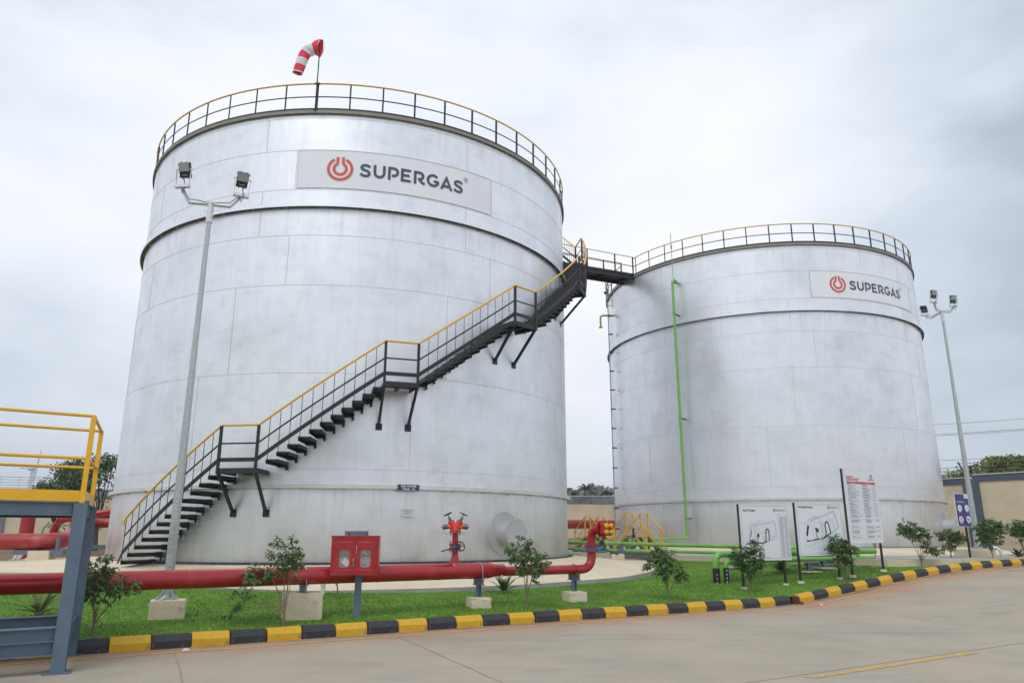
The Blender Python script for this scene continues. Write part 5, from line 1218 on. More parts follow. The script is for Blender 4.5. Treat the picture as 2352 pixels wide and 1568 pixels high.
# ================================================================ NOTICE BOARDS
def frame(p0, p1):
    d = Vector((p1[0]-p0[0], p1[1]-p0[1], 0)); return d.length, atan2(d.y, d.x)
def board(name, label, p0, p1, ztop, zbot, posts, mface, tilt=0.0):
    """flat board from p0 to p1 (left and right edge); local x runs along it, -y faces the road"""
    w, rz = frame(p0, p1); zg = gl((p0[0]+p1[0])/2, (p0[1]+p1[1])/2)
    t = thing(name, label, 'notice board', (p0[0], p0[1], zg), rz); h = ztop-zbot; zb = zbot-zg
    mb = MB(); mb.box((w/2, 0, zb+h/2), (w, .022, h)); pn = mb.build('panel', mface, t, smooth=0)
    mb = MB()
    for x in (.002, w-.002): mb.box((x, .0, zb+h/2), (.012, .028, h+.01))
    for z in (0, h): mb.box((w/2, .0, zb+z), (w+.004, .028, .012))
    mb.build('edge_frame', white_l, pn, smooth=0)
    for x, zz in posts:
        mb = MB(); mb.box((x, .035, (zz+ztop-zg)/2-.02), (.05, .045, ztop-zg-zz+.06)); ps = mb.build('post', black, t, smooth=0)
        mb = MB(); mb.lathe([(.09, zz-.05), (.08, zz+.008), (.04, zz+.018)], (x, .035, 0), 9); mb.build('footing', concrete_b, t, smooth=0)
    mb = MB()
    for x in (.03, w/2, w-.03):
        for z in (.03, h-.03): mb.lathe([(.011, 0), (.008, .008)], (x, -.012, zb+z), 8, Matrix.Rotation(pi/2, 3, 'X'))
    for x in (.03, w-.03): mb.lathe([(.011, 0), (.008, .008)], (x, -.012, zb+h/2), 8, Matrix.Rotation(pi/2, 3, 'X'))
    mb.build('rivets', steel, pn, smooth=0)
    yf = -.0145
    class Bd: pass
    b = Bd(); b.t = t; b.p = pn; b.w = w; b.h = h; b.zb = zb
    def txt(mb, s, u, v, cap, al='LEFT', off=.0006, sx=1.0):
        V_, F = text_mesh(s, cap/.70, al, off); mb.q([(u*w+p[0]*sx, yf, zb+v*h+p[1]) for p in V_], F)
    def line(mb, pts, wd, closed=False, y=0):
        V_, F = ribbon([(u*w, v*h) for u, v in pts], wd, closed); mb.q([(a, yf-y, zb+c) for a, c in V_], F)
    def poly(mb, pts, y=0): mb.q([(u*w, yf-y, zb+v*h) for u, v in pts], [tuple(range(len(pts)))])
    def bars(mb, u, v, L, th, rr, k=None):
        x = u*w
        while x < (u+L)*w: q = rr.uniform(.012, .035); mb.q([(x, yf, zb+v*h), (x+q, yf, zb+v*h), (x+q, yf, zb+v*h+th), (x, yf, zb+v*h+th)], [(0, 1, 2, 3)]); x += q+.007
    b.txt, b.line, b.poly, b.bars, b.yf = txt, line, poly, bars, yf
    def logo(u, v, dia, word_u, word_v, cap, end_u):
        mb = MB(); flat(mb, emblem(), u*w, zb+v*h, dia, yf); mb.build('emblem', ink_r, pn, smooth=0)
        mb = MB(); flat(mb, wordmark(), word_u*w, zb+word_v*h, cap, yf, (end_u-word_u)*w/7.63); mb.build('wordmark', ink_g, pn, smooth=0)
    b.logo = logo
    return b
# plot plan
b = board('notice_board', 'white plot plan board with a site drawing and a long legend column', (5.95, 19.83), (7.38, 20.33), 2.39, .985, [(-.012, 0), (1.30, .06)], white_p)
b.logo(.722, .902, .085, .755, .885, .048, .952)
rr = random.Random(3); mb = MB(); b.txt(mb, 'PLOT PLAN', .072, .875, .052, off=.003); mb.build('title', ink, b.p, smooth=0)
mb = MB(); b.line(mb, [(.03, .96), (.05, .975), (.965, .98), (.985, .96), (.984, .05), (.965, .033), (.05, .033), (.028, .05)], .005, True); mb.build('border', ink_g, b.p, smooth=0)
site = [(.23, .628), (.48, .641), (.687, .685), (.705, .668), (.723, .427), (.573, .358), (.435, .302), (.138, .294)]
mb = MB(); b.line(mb, site, .008, True); b.line(mb, [(.21, .654), (.482, .667), (.705, .721), (.748, .401), (.443, .277), (.104, .218), (.083, .265), (.164, .535)], .004, True)
b.line(mb, [(.266, .616), (.324, .621), (.321, .315), (.269, .315)], .004, True)
for i in range(9): z = .33+i*.033; b.line(mb, [(.275, z), (.29+.02*(i % 2), z+.012), (.312, z)], .004)
for i in range(26):
    u, v = rr.uniform(.34, .70), rr.uniform(.36, .60); k = rr.uniform(.01, .04); b.line(mb, [(u, v), (u+k, v), (u+k, v-k*.8), (u, v-k*.8)][:rr.randint(2, 4)], .003)
b.line(mb, [(.36, .60), (.36, .49), (.50, .49)], .003); b.line(mb, [(.44, .60), (.44, .37)], .003); b.line(mb, [(.60, .60), (.60, .40), (.70, .44)], .003); mb.build('plan_drawing', ink_g, b.p, smooth=0)
mb = MB(); b.line(mb, [(.139, .307), (.30, .307), (.435, .306), (.475, .324), (.502, .375), (.506, .51), (.522, .55), (.54, .557), (.56, .55), (.569, .52), (.569, .366)], .030, y=.0004)
b.poly(mb, [(.323, .475), (.371, .475), (.368, .409), (.323, .408)], y=.0008); b.line(mb, [(.333, .41), (.335, .31)], .018, y=.0006)
b.line(mb, [(.435, .306), (.484, .319), (.57, .36)], .020, y=.0002)
for i in range(11): z = .40+i*.0135; b.line(mb, [(.165+i*.0035, z), (.195+i*.0035, z+.004)], .009, y=.0004)
mb.build('road_drawing', ink, b.p, smooth=0)
mb = MB(); nrow = 34
for i in range(nrow+1): v = .81-.765*i/nrow; b.line(mb, [(.784, v), (.976, v)], .0022)
for u in (.785, .812, .915, .974): b.line(mb, [(u, .81), (u, .045)], .0022)
for i in range(1, nrow):
    v = .81-.765*(i+.75)/nrow; b.bars(mb, .822, v, rr.uniform(.04, .075), .010, rr); b.bars(mb, .925, v, .03, .010, rr)
b.txt(mb, 'Legend', .784, .825, .018); mb.build('legend_table', ink_g, b.p, smooth=0)
mb = MB(); b.bars(mb, .487, .043, .07, .008, rr); b.bars(mb, .11, .575, .06, .009, rr); b.bars(mb, .33, .70, .07, .009, rr); mb.build('red_notes', ink_r, b.p, smooth=0)
# hydrant layout
b = board('notice_board', 'white fire hydrant layout board with a pale green bordered site drawing', (7.62, 20.36), (9.02, 20.80), 2.45, 1.085, [(-.012, 0), (1.24, .07)], white_p)
b.logo(.73, .925, .085, .765, .905, .048, .955)
mb = MB(); b.txt(mb, 'Fire Hydrant Layout', .06, .908, .05, off=.0025, sx=.80); mb.build('title', ink, b.p, smooth=0)
mb = MB(); b.line(mb, [(.03, .955), (.045, .97), (.97, .974), (.988, .955), (.99, .05), (.97, .037), (.045, .035), (.027, .05)], .005, True); mb.build('border', ink_g, b.p, smooth=0)
mb = MB(); b.line(mb, [(.243, .685), (.581, .76), (.84, .87), (.925, .525), (.582, .315), (.145, .15), (.155, .227)], .022); mb.build('green_border', ink_t, b.p, smooth=0)
mb = MB(); b.line(mb, [(.244, .655), (.58, .751), (.80, .835), (.826, .83), (.905, .575), (.90, .54), (.737, .438), (.585, .339), (.181, .271)], .008, True)
b.line(mb, [(.293, .66), (.36, .674), (.412, .313), (.345, .305)], .004, True); b.line(mb, [(.36, .67), (.50, .70), (.50, .64), (.40, .62)], .003)
for i in range(14): v = .44+i*.015; b.line(mb, [(.505+.002*i*0, v), (.575, v+.004)], .003)
for i in range(22):
    u, v = rr.uniform(.41, .86), rr.uniform(.36, .72); k = rr.uniform(.01, .035); b.line(mb, [(u, v), (u+k, v+.01), (u+k, v-k*.8), (u, v-k*.8)][:rr.randint(2, 4)], .003)
b.line(mb, [(.64, .77), (.70, .68), (.80, .70)], .003); b.line(mb, [(.76, .64), (.80, .52), (.83, .53), (.79, .65)], .004, True); b.line(mb, [(.84, .35), (.985, .36)], .004); mb.build('plan_drawing', ink_g, b.p, smooth=0)
mb = MB(); b.line(mb, [(.181, .271), (.37, .30), (.562, .335), (.61, .375), (.622, .44), (.612, .58), (.63, .63), (.658, .645), (.685, .625), (.70, .56), (.725, .44)], .036, y=.0004)
b.poly(mb, [(.384, .527), (.454, .518), (.463, .447), (.408, .438)], y=.0008); b.line(mb, [(.395, .44), (.425, .31)], .018, y=.0006); b.line(mb, [(.55, .33), (.64, .38), (.727, .435)], .03, y=.0002); b.poly(mb, [(.219, .571), (.262, .567), (.214, .372), (.176, .381)], y=.0004)
mb.build('road_drawing', ink, b.p, smooth=0)
mb = MB(); b.line(mb, [(.25, .288), (.34, .303)], .012, y=.0012); b.line(mb, [(.45, .322), (.52, .333)], .012, y=.0012); mb.build('road_gap', white_p, b.p, smooth=0)
mb = MB(); b.bars(mb, .42, .05, .06, .008, rr); b.bars(mb, .35, .745, .08, .009, rr); b.bars(mb, .12, .60, .07, .009, rr); mb.build('red_notes', ink_r, b.p, smooth=0)
# emergency numbers
b = board('notice_board', 'tall white emergency telephone numbers board with red heading and table', (9.21, 20.82), (10.40, 21.42), 3.40, 1.41, [(-.012, 0), (1.24, .12)], white_p)
b.logo(.84, .91, .115, .735, .853, .045, .935)
mb = MB(); b.txt(mb, 'Emergency', .063, .888, .056, sx=.85, off=.0015); b.txt(mb, 'Telephone Numbers', .063, .856, .056, sx=.80, off=.0015); mb.build('title', ink_r, b.p, smooth=0)
mb = MB(); b.txt(mb, 'Emergency Telephone Numbers', .066, .838, .026, sx=1.0, off=.0012); mb.build('subtitle', ink_g, b.p, smooth=0)
mb = MB(); b.poly(mb, [(.073, .80), (.943, .80), (.948, .828), (.075, .828)]); mb.build('heading_bar', ink_r, b.p, smooth=0)
mb = MB(); b.txt(mb, 'Department/Designation', .17, .810, .017, sx=.9); b.txt(mb, 'Name/Designation', .63, .810, .017, sx=.9)
for o_ in mb.v: pass
mb.v = [(x, y-.0012, z) for x, y, z in mb.v]; mb.build('heading_lettering', white_p, b.p, smooth=0)
rows = [.80, .758, .717, .675, .633, .59, .545, .509, .469, .431, .387, .316, .229, .173, .098, .045]
left = ['Plant Manager', 'Commercial office', 'Safety Office', 'Plant Operations Manager (COM)', 'Transport & Fleet - Operations', 'Head Office', 'Corporate Office', 'Fire Station (101)', 'Police Station (100)', 'Hospital & Ambulance (108)', 'Industrial Safety & Health', 'Petroleum and Explosives Safety', 'PESO - Head Office', 'Pollution Control Board (PCB)', 'Collector']
mb = MB()
for v in rows: b.line(mb, [(.075, v), (.94, v)], .0025)
for u in (.076, .52, .94): b.line(mb, [(u, .80), (u, .045)], .0025)
for i, s_ in enumerate(left):
    b.txt(mb, s_, .09, rows[i]-.016, .016, off=.0008); b.bars(mb, .09, rows[i]-.030, rr.uniform(.2, .36), .011, rr)
    b.bars(mb, .535, rows[i]-.015, rr.uniform(.12, .22), .012, rr); b.bars(mb, .535, rows[i]-.030, rr.uniform(.14, .26), .011, rr); b.bars(mb, .82, rows[i]-.018, .10, .012, rr)
    if rows[i]-rows[i+1] > .06: b.bars(mb, .09, rows[i]-.048, .2, .011, rr); b.bars(mb, .535, rows[i]-.047, .14, .011, rr)
mb.build('table', ink, b.p, smooth=0)
# protective equipment sign
b = board('safety_sign', 'small navy protective equipment sign with four white pictogram circles', (14.18, 24.18), (14.78, 24.47), 2.90, 1.88, [(.42, 0)], navy)
mb = MB(); b.poly(mb, [(.70, .865), (.985, .865), (.985, .995), (.70, .995)]); mb.build('corner_card', white_p, b.p, smooth=0)
mb = MB(); flat(mb, emblem(), .845*b.w, b.zb+.945*b.h, .05, b.yf-.001); mb.build('emblem', ink_r, b.p, smooth=0)
mb = MB(); flat(mb, wordmark(), .755*b.w, b.zb+.895*b.h, .014, b.yf-.001); mb.build('wordmark', ink_g, b.p, smooth=0)
mb = MB(); b.txt(mb, 'Personal Protective Equipments', .086, .755, .024, sx=.88, off=.0008); b.bars(mb, .09, .730, .68, .010, rr)
for s_, u, v in (('SAFETY HELMET', .27, .415), ('SAFETY GOGGLES', .81, .415), ('SAFE WORKWEAR', .27, .072), ('SAFETY SHOES', .81, .075)): b.txt(mb, s_, u, v, .016, 'CENTER', sx=.85, off=.0006)
mb.build('lettering', white_p, b.p, smooth=0)
for u, v, k in ((.28, .56, 0), (.80, .565, 1), (.27, .215, 2), (.81, .22, 3)):
    mb = MB(); mb.q([(u*b.w+.105*cos(2*pi*j/28), b.yf-.0005, b.zb+v*b.h+.110*sin(2*pi*j/28)) for j in range(28)], [tuple(range(28))]); ci = mb.build('pictogram', white_p, b.p, smooth=0)
    def pg(pts, dy=.0015): mb.q([(u*b.w+x, b.yf-dy, b.zb+v*b.h+z) for x, z in pts], [tuple(range(len(pts)))])
    mb = MB()
    if k == 0: pg([(-.06, -.01)]+[(.0+.058*cos(radians(a)), -.005+.062*sin(radians(a))) for a in range(170, 9, -16)]+[(.06, -.01), (.05, -.03), (-.05, -.02)]); mm = ink_t
    elif k == 1: pg([(-.07, .02), (.07, .02), (.065, -.02), (.02, -.03), (.0, -.01), (-.02, -.03), (-.065, -.02)]); mm = ink_t
    elif k == 2: pg([(-.035, .065), (.035, .065), (.035, .01), (-.035, .01)]); pg([(-.035, -.002), (.035, -.002), (.035, -.02), (-.035, -.02)]); pg([(-.035, -.032), (.035, -.032), (.035, -.07), (-.035, -.07)]); mm = ink_r
    else: pg([(-.055, .045), (-.02, .04), (.01, .01), (.06, -.005), (.065, -.03), (-.05, -.03)]); mm = ink
    mb.build('symbol', mm, ci, smooth=0)

# ================================================================ PLANTS
def leaf(mb, p, d, l, w, roll=0, fold=.25, droop=.35):
    """a pointed leaf folded along its midrib, tip curving down"""
    d = d.normalized(); up = V(0, 0, 1); s = d.cross(up)
    if s.length < .05: s = V(1, 0, 0)
    s.normalize(); n = s.cross(d); s = (s*cos(roll)+n*sin(roll)); n = s.cross(d)
    m1 = p+d*l*.45; tp = p+d*l*.92-up*l*droop*.5
    mb.q([p, m1+s*w/2+n*w*fold, tp, m1-s*w/2+n*w*fold, m1-up*l*.02], [(0, 4, 1), (1, 4, 2), (0, 3, 4), (3, 2, 4)])
def rv(rr): 
    while 1:
        v = V(rr.uniform(-1, 1), rr.uniform(-1, 1), rr.uniform(-1, 1))
        if .05 < v.length < 1: return v.normalized()
def shrub(x, y, h, blobs, nst, seed, label, z=None, n=520, ls=.085):
    ls *= 1.15
    """slim young fig: thin stems from one foot, drooping leaves in clumps.
    blobs: (dx, dy, z, rx, rz, weight) centres of the crown relative to the foot"""
    rr = random.Random(seed); z0 = gl(x, y) if z is None else z; org = (x, y, z0)
    t = thing('shrub', label, 'shrub', org, 0, 'young shrubs planted along the kerb')
    st = MB(); lf = MB(); tips = []
    st.tube([V(x, y, z0-.02), V(x+.01, y, z0+h*.10), V(x-.005, y, z0+h*.22)], [.022, .018, .015], 8)
    for bi, (dx, dy, bz, rx, rz, wt) in enumerate(blobs):
        for k in range(max(2, int(nst*wt))):
            a = V(x, y, z0+h*rr.uniform(.06, .20)); e = V(x+dx+rr.uniform(-.6, .6)*rx, y+dy+rr.uniform(-.6, .6)*rx, z0+bz+rr.uniform(-.3, .8)*rz)
            m = a.lerp(e, .5)+V(dx*-.15+rr.uniform(-.03, .03), rr.uniform(-.03, .03), h*.05)
            pts = [a*(1-u)**2+m*2*u*(1-u)+e*u*u for u in [i/6 for i in range(7)]]; st.tube(pts, [.010, .009, .008, .006, .005, .004, .003], 5)
        for k in range(int(n*wt/7*1.75)):
            # twigs carrying leaves
            v = rv(rr); q = V(x+dx, y+dy, z0+bz)+V(v.x*rx, v.y*rx, v.z*rz)*(rr.random()**.5); out = V(v.x, v.y, v.z*.4+.25).normalized(); L = rr.uniform(.07, .16)
            e = q+out*L-V(0, 0, L*.25); st.tube([q, q.lerp(e, .5)+V(0, 0, .01), e], [.0028, .0022, .0015], 3)
            for j in range(7):
                u = (j+.5)/7; b = q.lerp(e, u); sd = out.cross(V(0, 0, 1)).normalized()*(1 if j % 2 else -1)
                d = (out*.45+sd*rr.uniform(.4, .9)+V(0, 0, rr.uniform(-.95, .15))+rv(rr)*.25); leaf(lf, b, d, ls*rr.uniform(.7, 1.2), ls*.42*rr.uniform(.8, 1.15), rr.uniform(-.7, .7))
    P(st, 'stem', bark, t, smooth=60); P(lf, 'foliage', leaf_m, t, smooth=0)
shrub(-6.10, 11.45, 1.2, [(.0, .0, .78, .20, .34, .75), (.35, .05, .66, .20, .12, .22), (-.18, 0, .62, .12, .16, .2)], 6, 1, 'dark leafy shrub partly behind the steel platform column', ls=.075)
shrub(-3.72, 12.78, 1.42, [(-.05, 0, 1.10, .22, .26, .5), (-.45, 0, .82, .24, .15, .3), (-.72, .02, .44, .15, .16, .10), (-.80, .0, .20, .07, .14, .05), (.12, 0, .85, .12, .15, .12)], 5, 2, 'ragged shrub leaning left in front of the tall concrete block', ls=.082)
shrub(.28, 15.43, 1.38, [(-.13, 0, 1.12, .22, .22, .42), (.10, 0, .80, .24, .24, .48), (.30, 0, .98, .10, .12, .12)], 6, 3, 'bushy shrub on a thin bare stem before the tank manhole', ls=.09)
shrub(3.49, 17.41, 1.28, [(-.05, 0, .98, .20, .22, .4), (-.25, 0, .78, .18, .14, .22), (.08, 0, .66, .22, .20, .36), (.30, 0, .50, .10, .14, .1)], 6, 4, 'slim stemmed shrub in mid lawn before the crossover stairs', ls=.09)
shrub(5.94, 19.28, 1.25, [(.0, 0, .70, .30, .26, .6), (-.25, 0, .90, .16, .20, .2), (.15, 0, 1.02, .16, .18, .22)], 9, 5, 'full shrub growing in front of the plot plan board', n=760, ls=.09)
shrub(8.83, 20.45, 1.24, [(-.12, 0, .92, .24, .20, .5), (.12, 0, .82, .22, .18, .3), (-.05, 0, .52, .18, .20, .3)], 7, 6, 'shrub growing between the hydrant layout board and the tall white board', n=620, ls=.09)
shrub(11.89, 22.38, 1.32, [(-.25, 0, 1.05, .26, .22, .45), (.02, 0, .90, .26, .22, .35), (.25, 0, .52, .15, .20, .15), (.48, 0, .42, .14, .10, .12)], 6, 7, 'dark shrub with a low right branch standing alone near the kerb', z=.74, n=680, ls=.09)
shrub(14.05, 24.6, 1.0, [(-.02, 0, .74, .28, .14, .4), (.25, 0, .60, .24, .22, .45), (-.10, 0, .32, .12, .12, .12)], 6, 8, 'shrub growing behind the navy safety sign', z=.9, n=560, ls=.10)
shrub(15.35, 24.55, 1.25, [(.05, 0, .95, .36, .28, .8), (.0, 0, .60, .30, .16, .25)], 8, 9, 'dense round shrub in front of the long cream block', z=.85, n=760, ls=.10)
shrub(17.35, 26.0, 1.25, [(.0, 0, .98, .34, .26, .8), (.2, 0, .78, .28, .16, .25)], 7, 10, 'rightmost shrub against the soil heap and boundary wall', z=.85, n=600, ls=.10)
def cycad(x, y, s, seed, label, m, z=None, nf=22, flat_=0.0):
    rr = random.Random(seed); z0 = gl(x, y) if z is None else z; t = thing('cycad', label, 'cycad', (x, y, z0), 0, 'small cycads planted in the lawn')
    mb = MB()
    for k in range(nf):
        a = 2*pi*k/nf*2.4+rr.uniform(-.2, .2); el = rr.uniform(.45, 1.25)-flat_; d = V(cos(a)*cos(el), sin(a)*cos(el), sin(el)); L = s*rr.uniform(.75, 1.05); o = V(x, y, z0+.03)
        pts = [o+d*L*u-V(0, 0, L*.35*u*u*cos(el)) for u in [i/10 for i in range(11)]]; mb.tube(pts, [.007*(1-.08*i) for i in range(11)], 4)
        for i in range(2, 34):
            u = i/33; p = o+d*L*u-V(0, 0, L*.35*u*u*cos(el)); tg = (d-V(0, 0, .7*u*cos(el))).normalized(); sd = tg.cross(V(0, 0, 1)).normalized(); w = s*.17*sin(pi*min(1, u*.85+.15))
            for q in (-1, 1): 
                e = p+(sd*q*.85+tg*.55+V(0, 0, .25)).normalized()*w; c = tg*.006; mb.q([p-c, p+c, e], [(0, 1, 2)])
    P(mb, 'frond', m, t, smooth=0)
    mb = MB(); mb.lathe([(.05, -.02), (.065, .03), (.04, .09), (.01, .11)], (x, y, z0), 12); P(mb, 'trunk', bark, t)
cycad(-7.76, 12.85, .60, 1, 'yellowing cycad on the lawn at far left behind the platform', cycad_b, nf=15)
cycad(-.18, 17.5, .56, 2, 'dark green cycad under the narrow end of the red pipe', cycad_m)
cycad(7.70, 22.1, .58, 3, 'spiky cycad beneath the plot plan board', cycad_m)
cycad(16.6, 25.2, .45, 4, 'small cycad beside the right end of the long cream block', cycad_m, z=.88)
def plumeria(x, y, h, seed, label, z=None):
    rr = random.Random(seed); z0 = gl(x, y) if z is None else z; t = thing('plumeria', label, 'small tree', (x, y, z0), 0, 'young plumeria trees')
    st = MB(); lf = MB()
    def branch(p, d, L, r, dep):
        e = p+d*L; st.tube([p, p.lerp(e, .5)+rv(rr)*.01, e], [r, r*.9, r*.8], 7)
        if dep == 0:
            for k in range(9):
                a = 2*pi*k/9+rr.uniform(-.3, .3); dd = V(cos(a), sin(a), rr.uniform(.1, .9)); leaf(lf, e, dd, rr.uniform(.14, .22), .05, 0, .12, .3)
            return
        for k in range(rr.choice((2, 3))): a = rr.uniform(0, 2*pi); branch(e, (d*.7+V(cos(a), sin(a), .35)*.75).normalized(), L*rr.uniform(.6, .85), r*.78, dep-1)
    branch(V(x, y, z0-.02), V(rr.uniform(-.2, .2), 0, 1).normalized(), h*.36, .018, 2)
    P(st, 'stem', bark, t, smooth=60); P(lf, 'foliage', cycad_m, t, smooth=0)
plumeria(4.15, 20.9, 1.05, 1, 'forked young plumeria behind the mid lawn shrub')
plumeria(11.6, 24.6, .85, 2, 'young plumeria right of the tall white board on the pad', z=.9)
plumeria(-3.55, 15.9, .75, 3, 'young plumeria behind the red pipe left of the hose cabinet')

# ================================================================ SMALL THINGS ON THE GROUND
for x, y, rz, lab in ((-4.72, 11.46, .5, 'white and red road stud on the yellow line nearer the platform'), (7.22, 18.32, .55, 'white and red road stud on the yellow line near the kerb gap')):
    t = thing('road_stud', lab, 'road stud', (x, y, kz(x, y)+.003), rz, 'road studs on the yellow edge line'); mb = MB()
    mb.q([(-.06, -.05, 0), (.06, -.05, 0), (.06, .05, 0), (-.06, .05, 0), (-.03, -.035, .02), (.03, -.035, .02), (.03, .035, .02), (-.03, .035, .02)], [(4, 5, 6, 7), (0, 1, 5, 4), (1, 2, 6, 5), (2, 3, 7, 6), (3, 0, 4, 7)]); mb.build('body', white_l, t, smooth=0)
    for s in (-1, 1): mb = MB(); mb.q([(s*.0555, -.040, .004), (s*.0555, .040, .004), (s*.0345, .032, .0185), (s*.0345, -.032, .0185)], [(0, 1, 2, 3)]); mb.build('reflector', ink_r, t, smooth=0)
t = thing('pipe_stub', 'short white plastic pipe stub with a cap at the paving edge', 'pipe', (-3.98, 16.35, .45))
mb = MB(); mb.cyl((-3.98, 16.35, .42), (-3.98, 16.35, .60), .045, 14); P(mb, 'pipe', white_l, t); mb = MB(); mb.cyl((-3.98, 16.35, .57), (-3.98, 16.35, .64), .055, 14); P(mb, 'cap', white_l, t)

# ================================================================ BOUNDARY WALLS
def wall(a, b, top, segs, mcap, mpan, mcol, label, name='boundary_wall', pil=1.2, capd=.55, skip=()):
    a = V(*a, 0); b = V(*b, 0); d = (b-a).normalized(); L = (b-a).length; n = V(d.y, -d.x, 0); t = thing(name, label, 'wall', (a.x, a.y, .5)); org = t.location
    for i in range(segs):
        p = a+d*L*i/segs; q = a+d*L*(i+1)/segs
        mb = MB(); mb.beam(V(p.x, p.y, (top-capd+.2)/2), V(q.x, q.y, (top-capd+.2)/2), .20, top-capd-.2); P(mb, 'panel', mpan, t, smooth=0)
    mb = MB(); mb.beam(V(a.x, a.y, top-capd/2), V(b.x, b.y, top-capd/2), .30, capd); P(mb, 'coping_band', mcap, t, smooth=0)
    mb = MB(); mb.beam(V(a.x, a.y, top+.02), V(b.x, b.y, top+.02), .38, .04); P(mb, 'coping', white_l, t, smooth=0)
    for i in range(segs+1):
        p = a+d*L*i/segs; mb = MB(); mb.box((p.x, p.y, (top-capd)/2+.1), (pil, .44, top-capd-.01), atan2(d.y, d.x)); P(mb, 'pillar', mcol, t, smooth=0)
    return t, d, n, L
wall((-62, 42), (2.4, 58.2), 4.55, 9, grey_band, cream_w, grey_band, 'long cream boundary wall with grey pillars behind the larger tank', pil=1.0)
wall((2.4, 58.2), (14.5, 60.5), 4.55, 2, grey_band, cream_w, grey_band, 'cream boundary wall stretch with grey pillars seen between the tanks', pil=.95)
wall((14.2, 54.3), (24.70, 40.85), 4.62, 1, slate_w, cream_w, slate_w, 'cream boundary wall with slate blue band ending at the wide slate pillar', pil=.2, capd=.34)
wall((24.95, 40.5), (36.0, 26.3), 4.75, 3, slate_w, cream_w, slate_w, 'cream boundary wall with slate blue band right of the wide slate pillar', pil=.55, capd=.36)
def barbed(a, b, z0, nw, dz, label, n, arm=(0, 0)):
    a = V(*a, 0); b = V(*b, 0); t = thing('barbed_wire', label, 'barbed wire', (a.x, a.y, z0)); L = (b-a).length; d = (b-a).normalized()
    for i in range(n+1):
        p = a.lerp(b, i/n); mb = MB(); mb.beam(V(p.x, p.y, z0-.2), V(p.x+arm[0], p.y+arm[1], z0+nw*dz), .07, .07, up=(0, 1, 0)); P(mb, 'post', wire_m, t, smooth=0)
    for k in range(nw):
        mb = MB(); pts = []; kk = (k+.8)/nw
        for i in range(n*4+1): u = i/(n*4); p = a.lerp(b, u); pts.append(V(p.x+arm[0]*kk, p.y+arm[1]*kk, z0+.1+k*dz-.06*sin(pi*(u*n % 1))))
        mb.tube(pts, .013, 4)
        for i in range(int(L/1.1)): u = (i+.5)/int(L/1.1); j = u*n*4; f = int(j); p = pts[f].lerp(pts[min(f+1, len(pts)-1)], j-f); mb.beam(p-V(.03, 0, .05), p+V(.03, 0, .05), .014, .014)
        P(mb, 'wire', wire_m, t, smooth=0)
barbed((-62, 42), (2.4, 58.2), 4.6, 5, .17, 'five strands of barbed wire above the wall at left', 12)
barbed((14.2, 54.3), (24.74, 40.8), 4.62, 4, .18, 'barbed wire above the slate banded wall beside the farther tank', 2, (.2, .15))
barbed((24.8, 40.7), (36.0, 26.3), 4.75, 4, .18, 'barbed wire above the wall at the far right', 3, (-.5, -.1))

# ================================================================ BACKGROUND PIPES
t = thing('red_pipeline', 'dusty red pipe with wide bends on cream blocks behind the platform', 'pipe', (-14.5, 23.5, 1.4)); org = t.location
mb = MB(); pts = bend([(-30, 23.0, 1.42), (-13.7, 23.3, 1.42), (-15.7, 27.5, 1.75), (-18.6, 32.4, 2.08), (-22.2, 40.1, 2.25), (-8, 40.4, 2.22)], .75, 8)
P(MB().tube(pts, .245, 24), 'pipe', red_far, t, smooth=50)
mb = MB(); mb.tube([(-8, 40.4, 2.22), (8.5, 41.0, 2.17)], .235, 20); P(mb, 'pipe', red_far, t)
t = thing('red_pipeline', 'upper dusty red pipe dropping down near the back wall at left', 'pipe', (-17, 27, 1.4)); org = t.location
mb = MB(); mb.tube(bend([(-17.2, 27, .8), (-17.2, 27, 2.72), (-22.6, 40.6, 2.70), (-6.5, 41, 2.70)], .5, 6), .225, 20); P(mb, 'pipe', red_far, t)
t = thing('red_pipeline', 'small dark red pipe elbow behind the bent red pipe', 'pipe', (-16.6, 29, 1.4))
mb = MB(); mb.tube(bend([(-17.1, 28.4, 1.0), (-17.1, 28.4, 2.12), (-15.2, 28.8, 2.5)], .5, 8), .12, 18); P(mb, 'pipe', red, t)
t = thing('green_pipe', 'thin green pipe hoop behind the bent red pipe at left', 'pipe', (-19, 30, .8))
mb = MB(); mb.tube(bend([(-18.6, 30.2, .8), (-18.6, 30.2, 2.0), (-17.0, 30.3, 2.02)], .25, 6), .036, 10); P(mb, 'pipe', green_p, t)
for (x, y, h, s, lab) in ((-14.25, 23.3, .42, .62, 'cream block under the bend of the dusty red pipe'), (-14.3, 27.6, .45, .5, 'cream block farther back under the dusty red pipe'), (-19.5, 23.1, .42, .6, 'cream block at far left under the dusty red pipe')):
    rough_block('concrete_block', (x, y, .74+h/2-.05), (s, s*.8, h+.1), .1, cream_w, lab, 'concrete block', seed=int(x*-10), rough=.004)
for (x, y, z, lab) in ((-14.2, 23.25, 1.17, 'blue grey saddle under the bend of the dusty red pipe'), (-14.3, 27.4, 1.27, 'blue grey saddle farther back under the dusty red pipe')):
    t = thing('pipe_support', lab, 'pipe support', (x, y, z-.1), 0); mb = MB(); mb.box((x-.1, y, z-.06), (1.5, .22, .14)); P(mb, 'beam', gray_st, t, smooth=0)
    mb = MB(); mb.box((x+.45, y-.05, z+.18), (.07, .12, .42)); P(mb, 'stop', gray_st, t, smooth=0)
t = thing('pipe_stub', 'pair of short white plastic pipes leaning by the dusty red pipe', 'pipe', (-15.6, 24.3, .75))
for dx in (0, .14): mb = MB(); mb.cyl((-15.75+dx, 24.2, .74), (-15.6+dx, 24.3, 1.12), .05, 10); P(mb, 'pipe', white_l, t)
rr = random.Random(11)
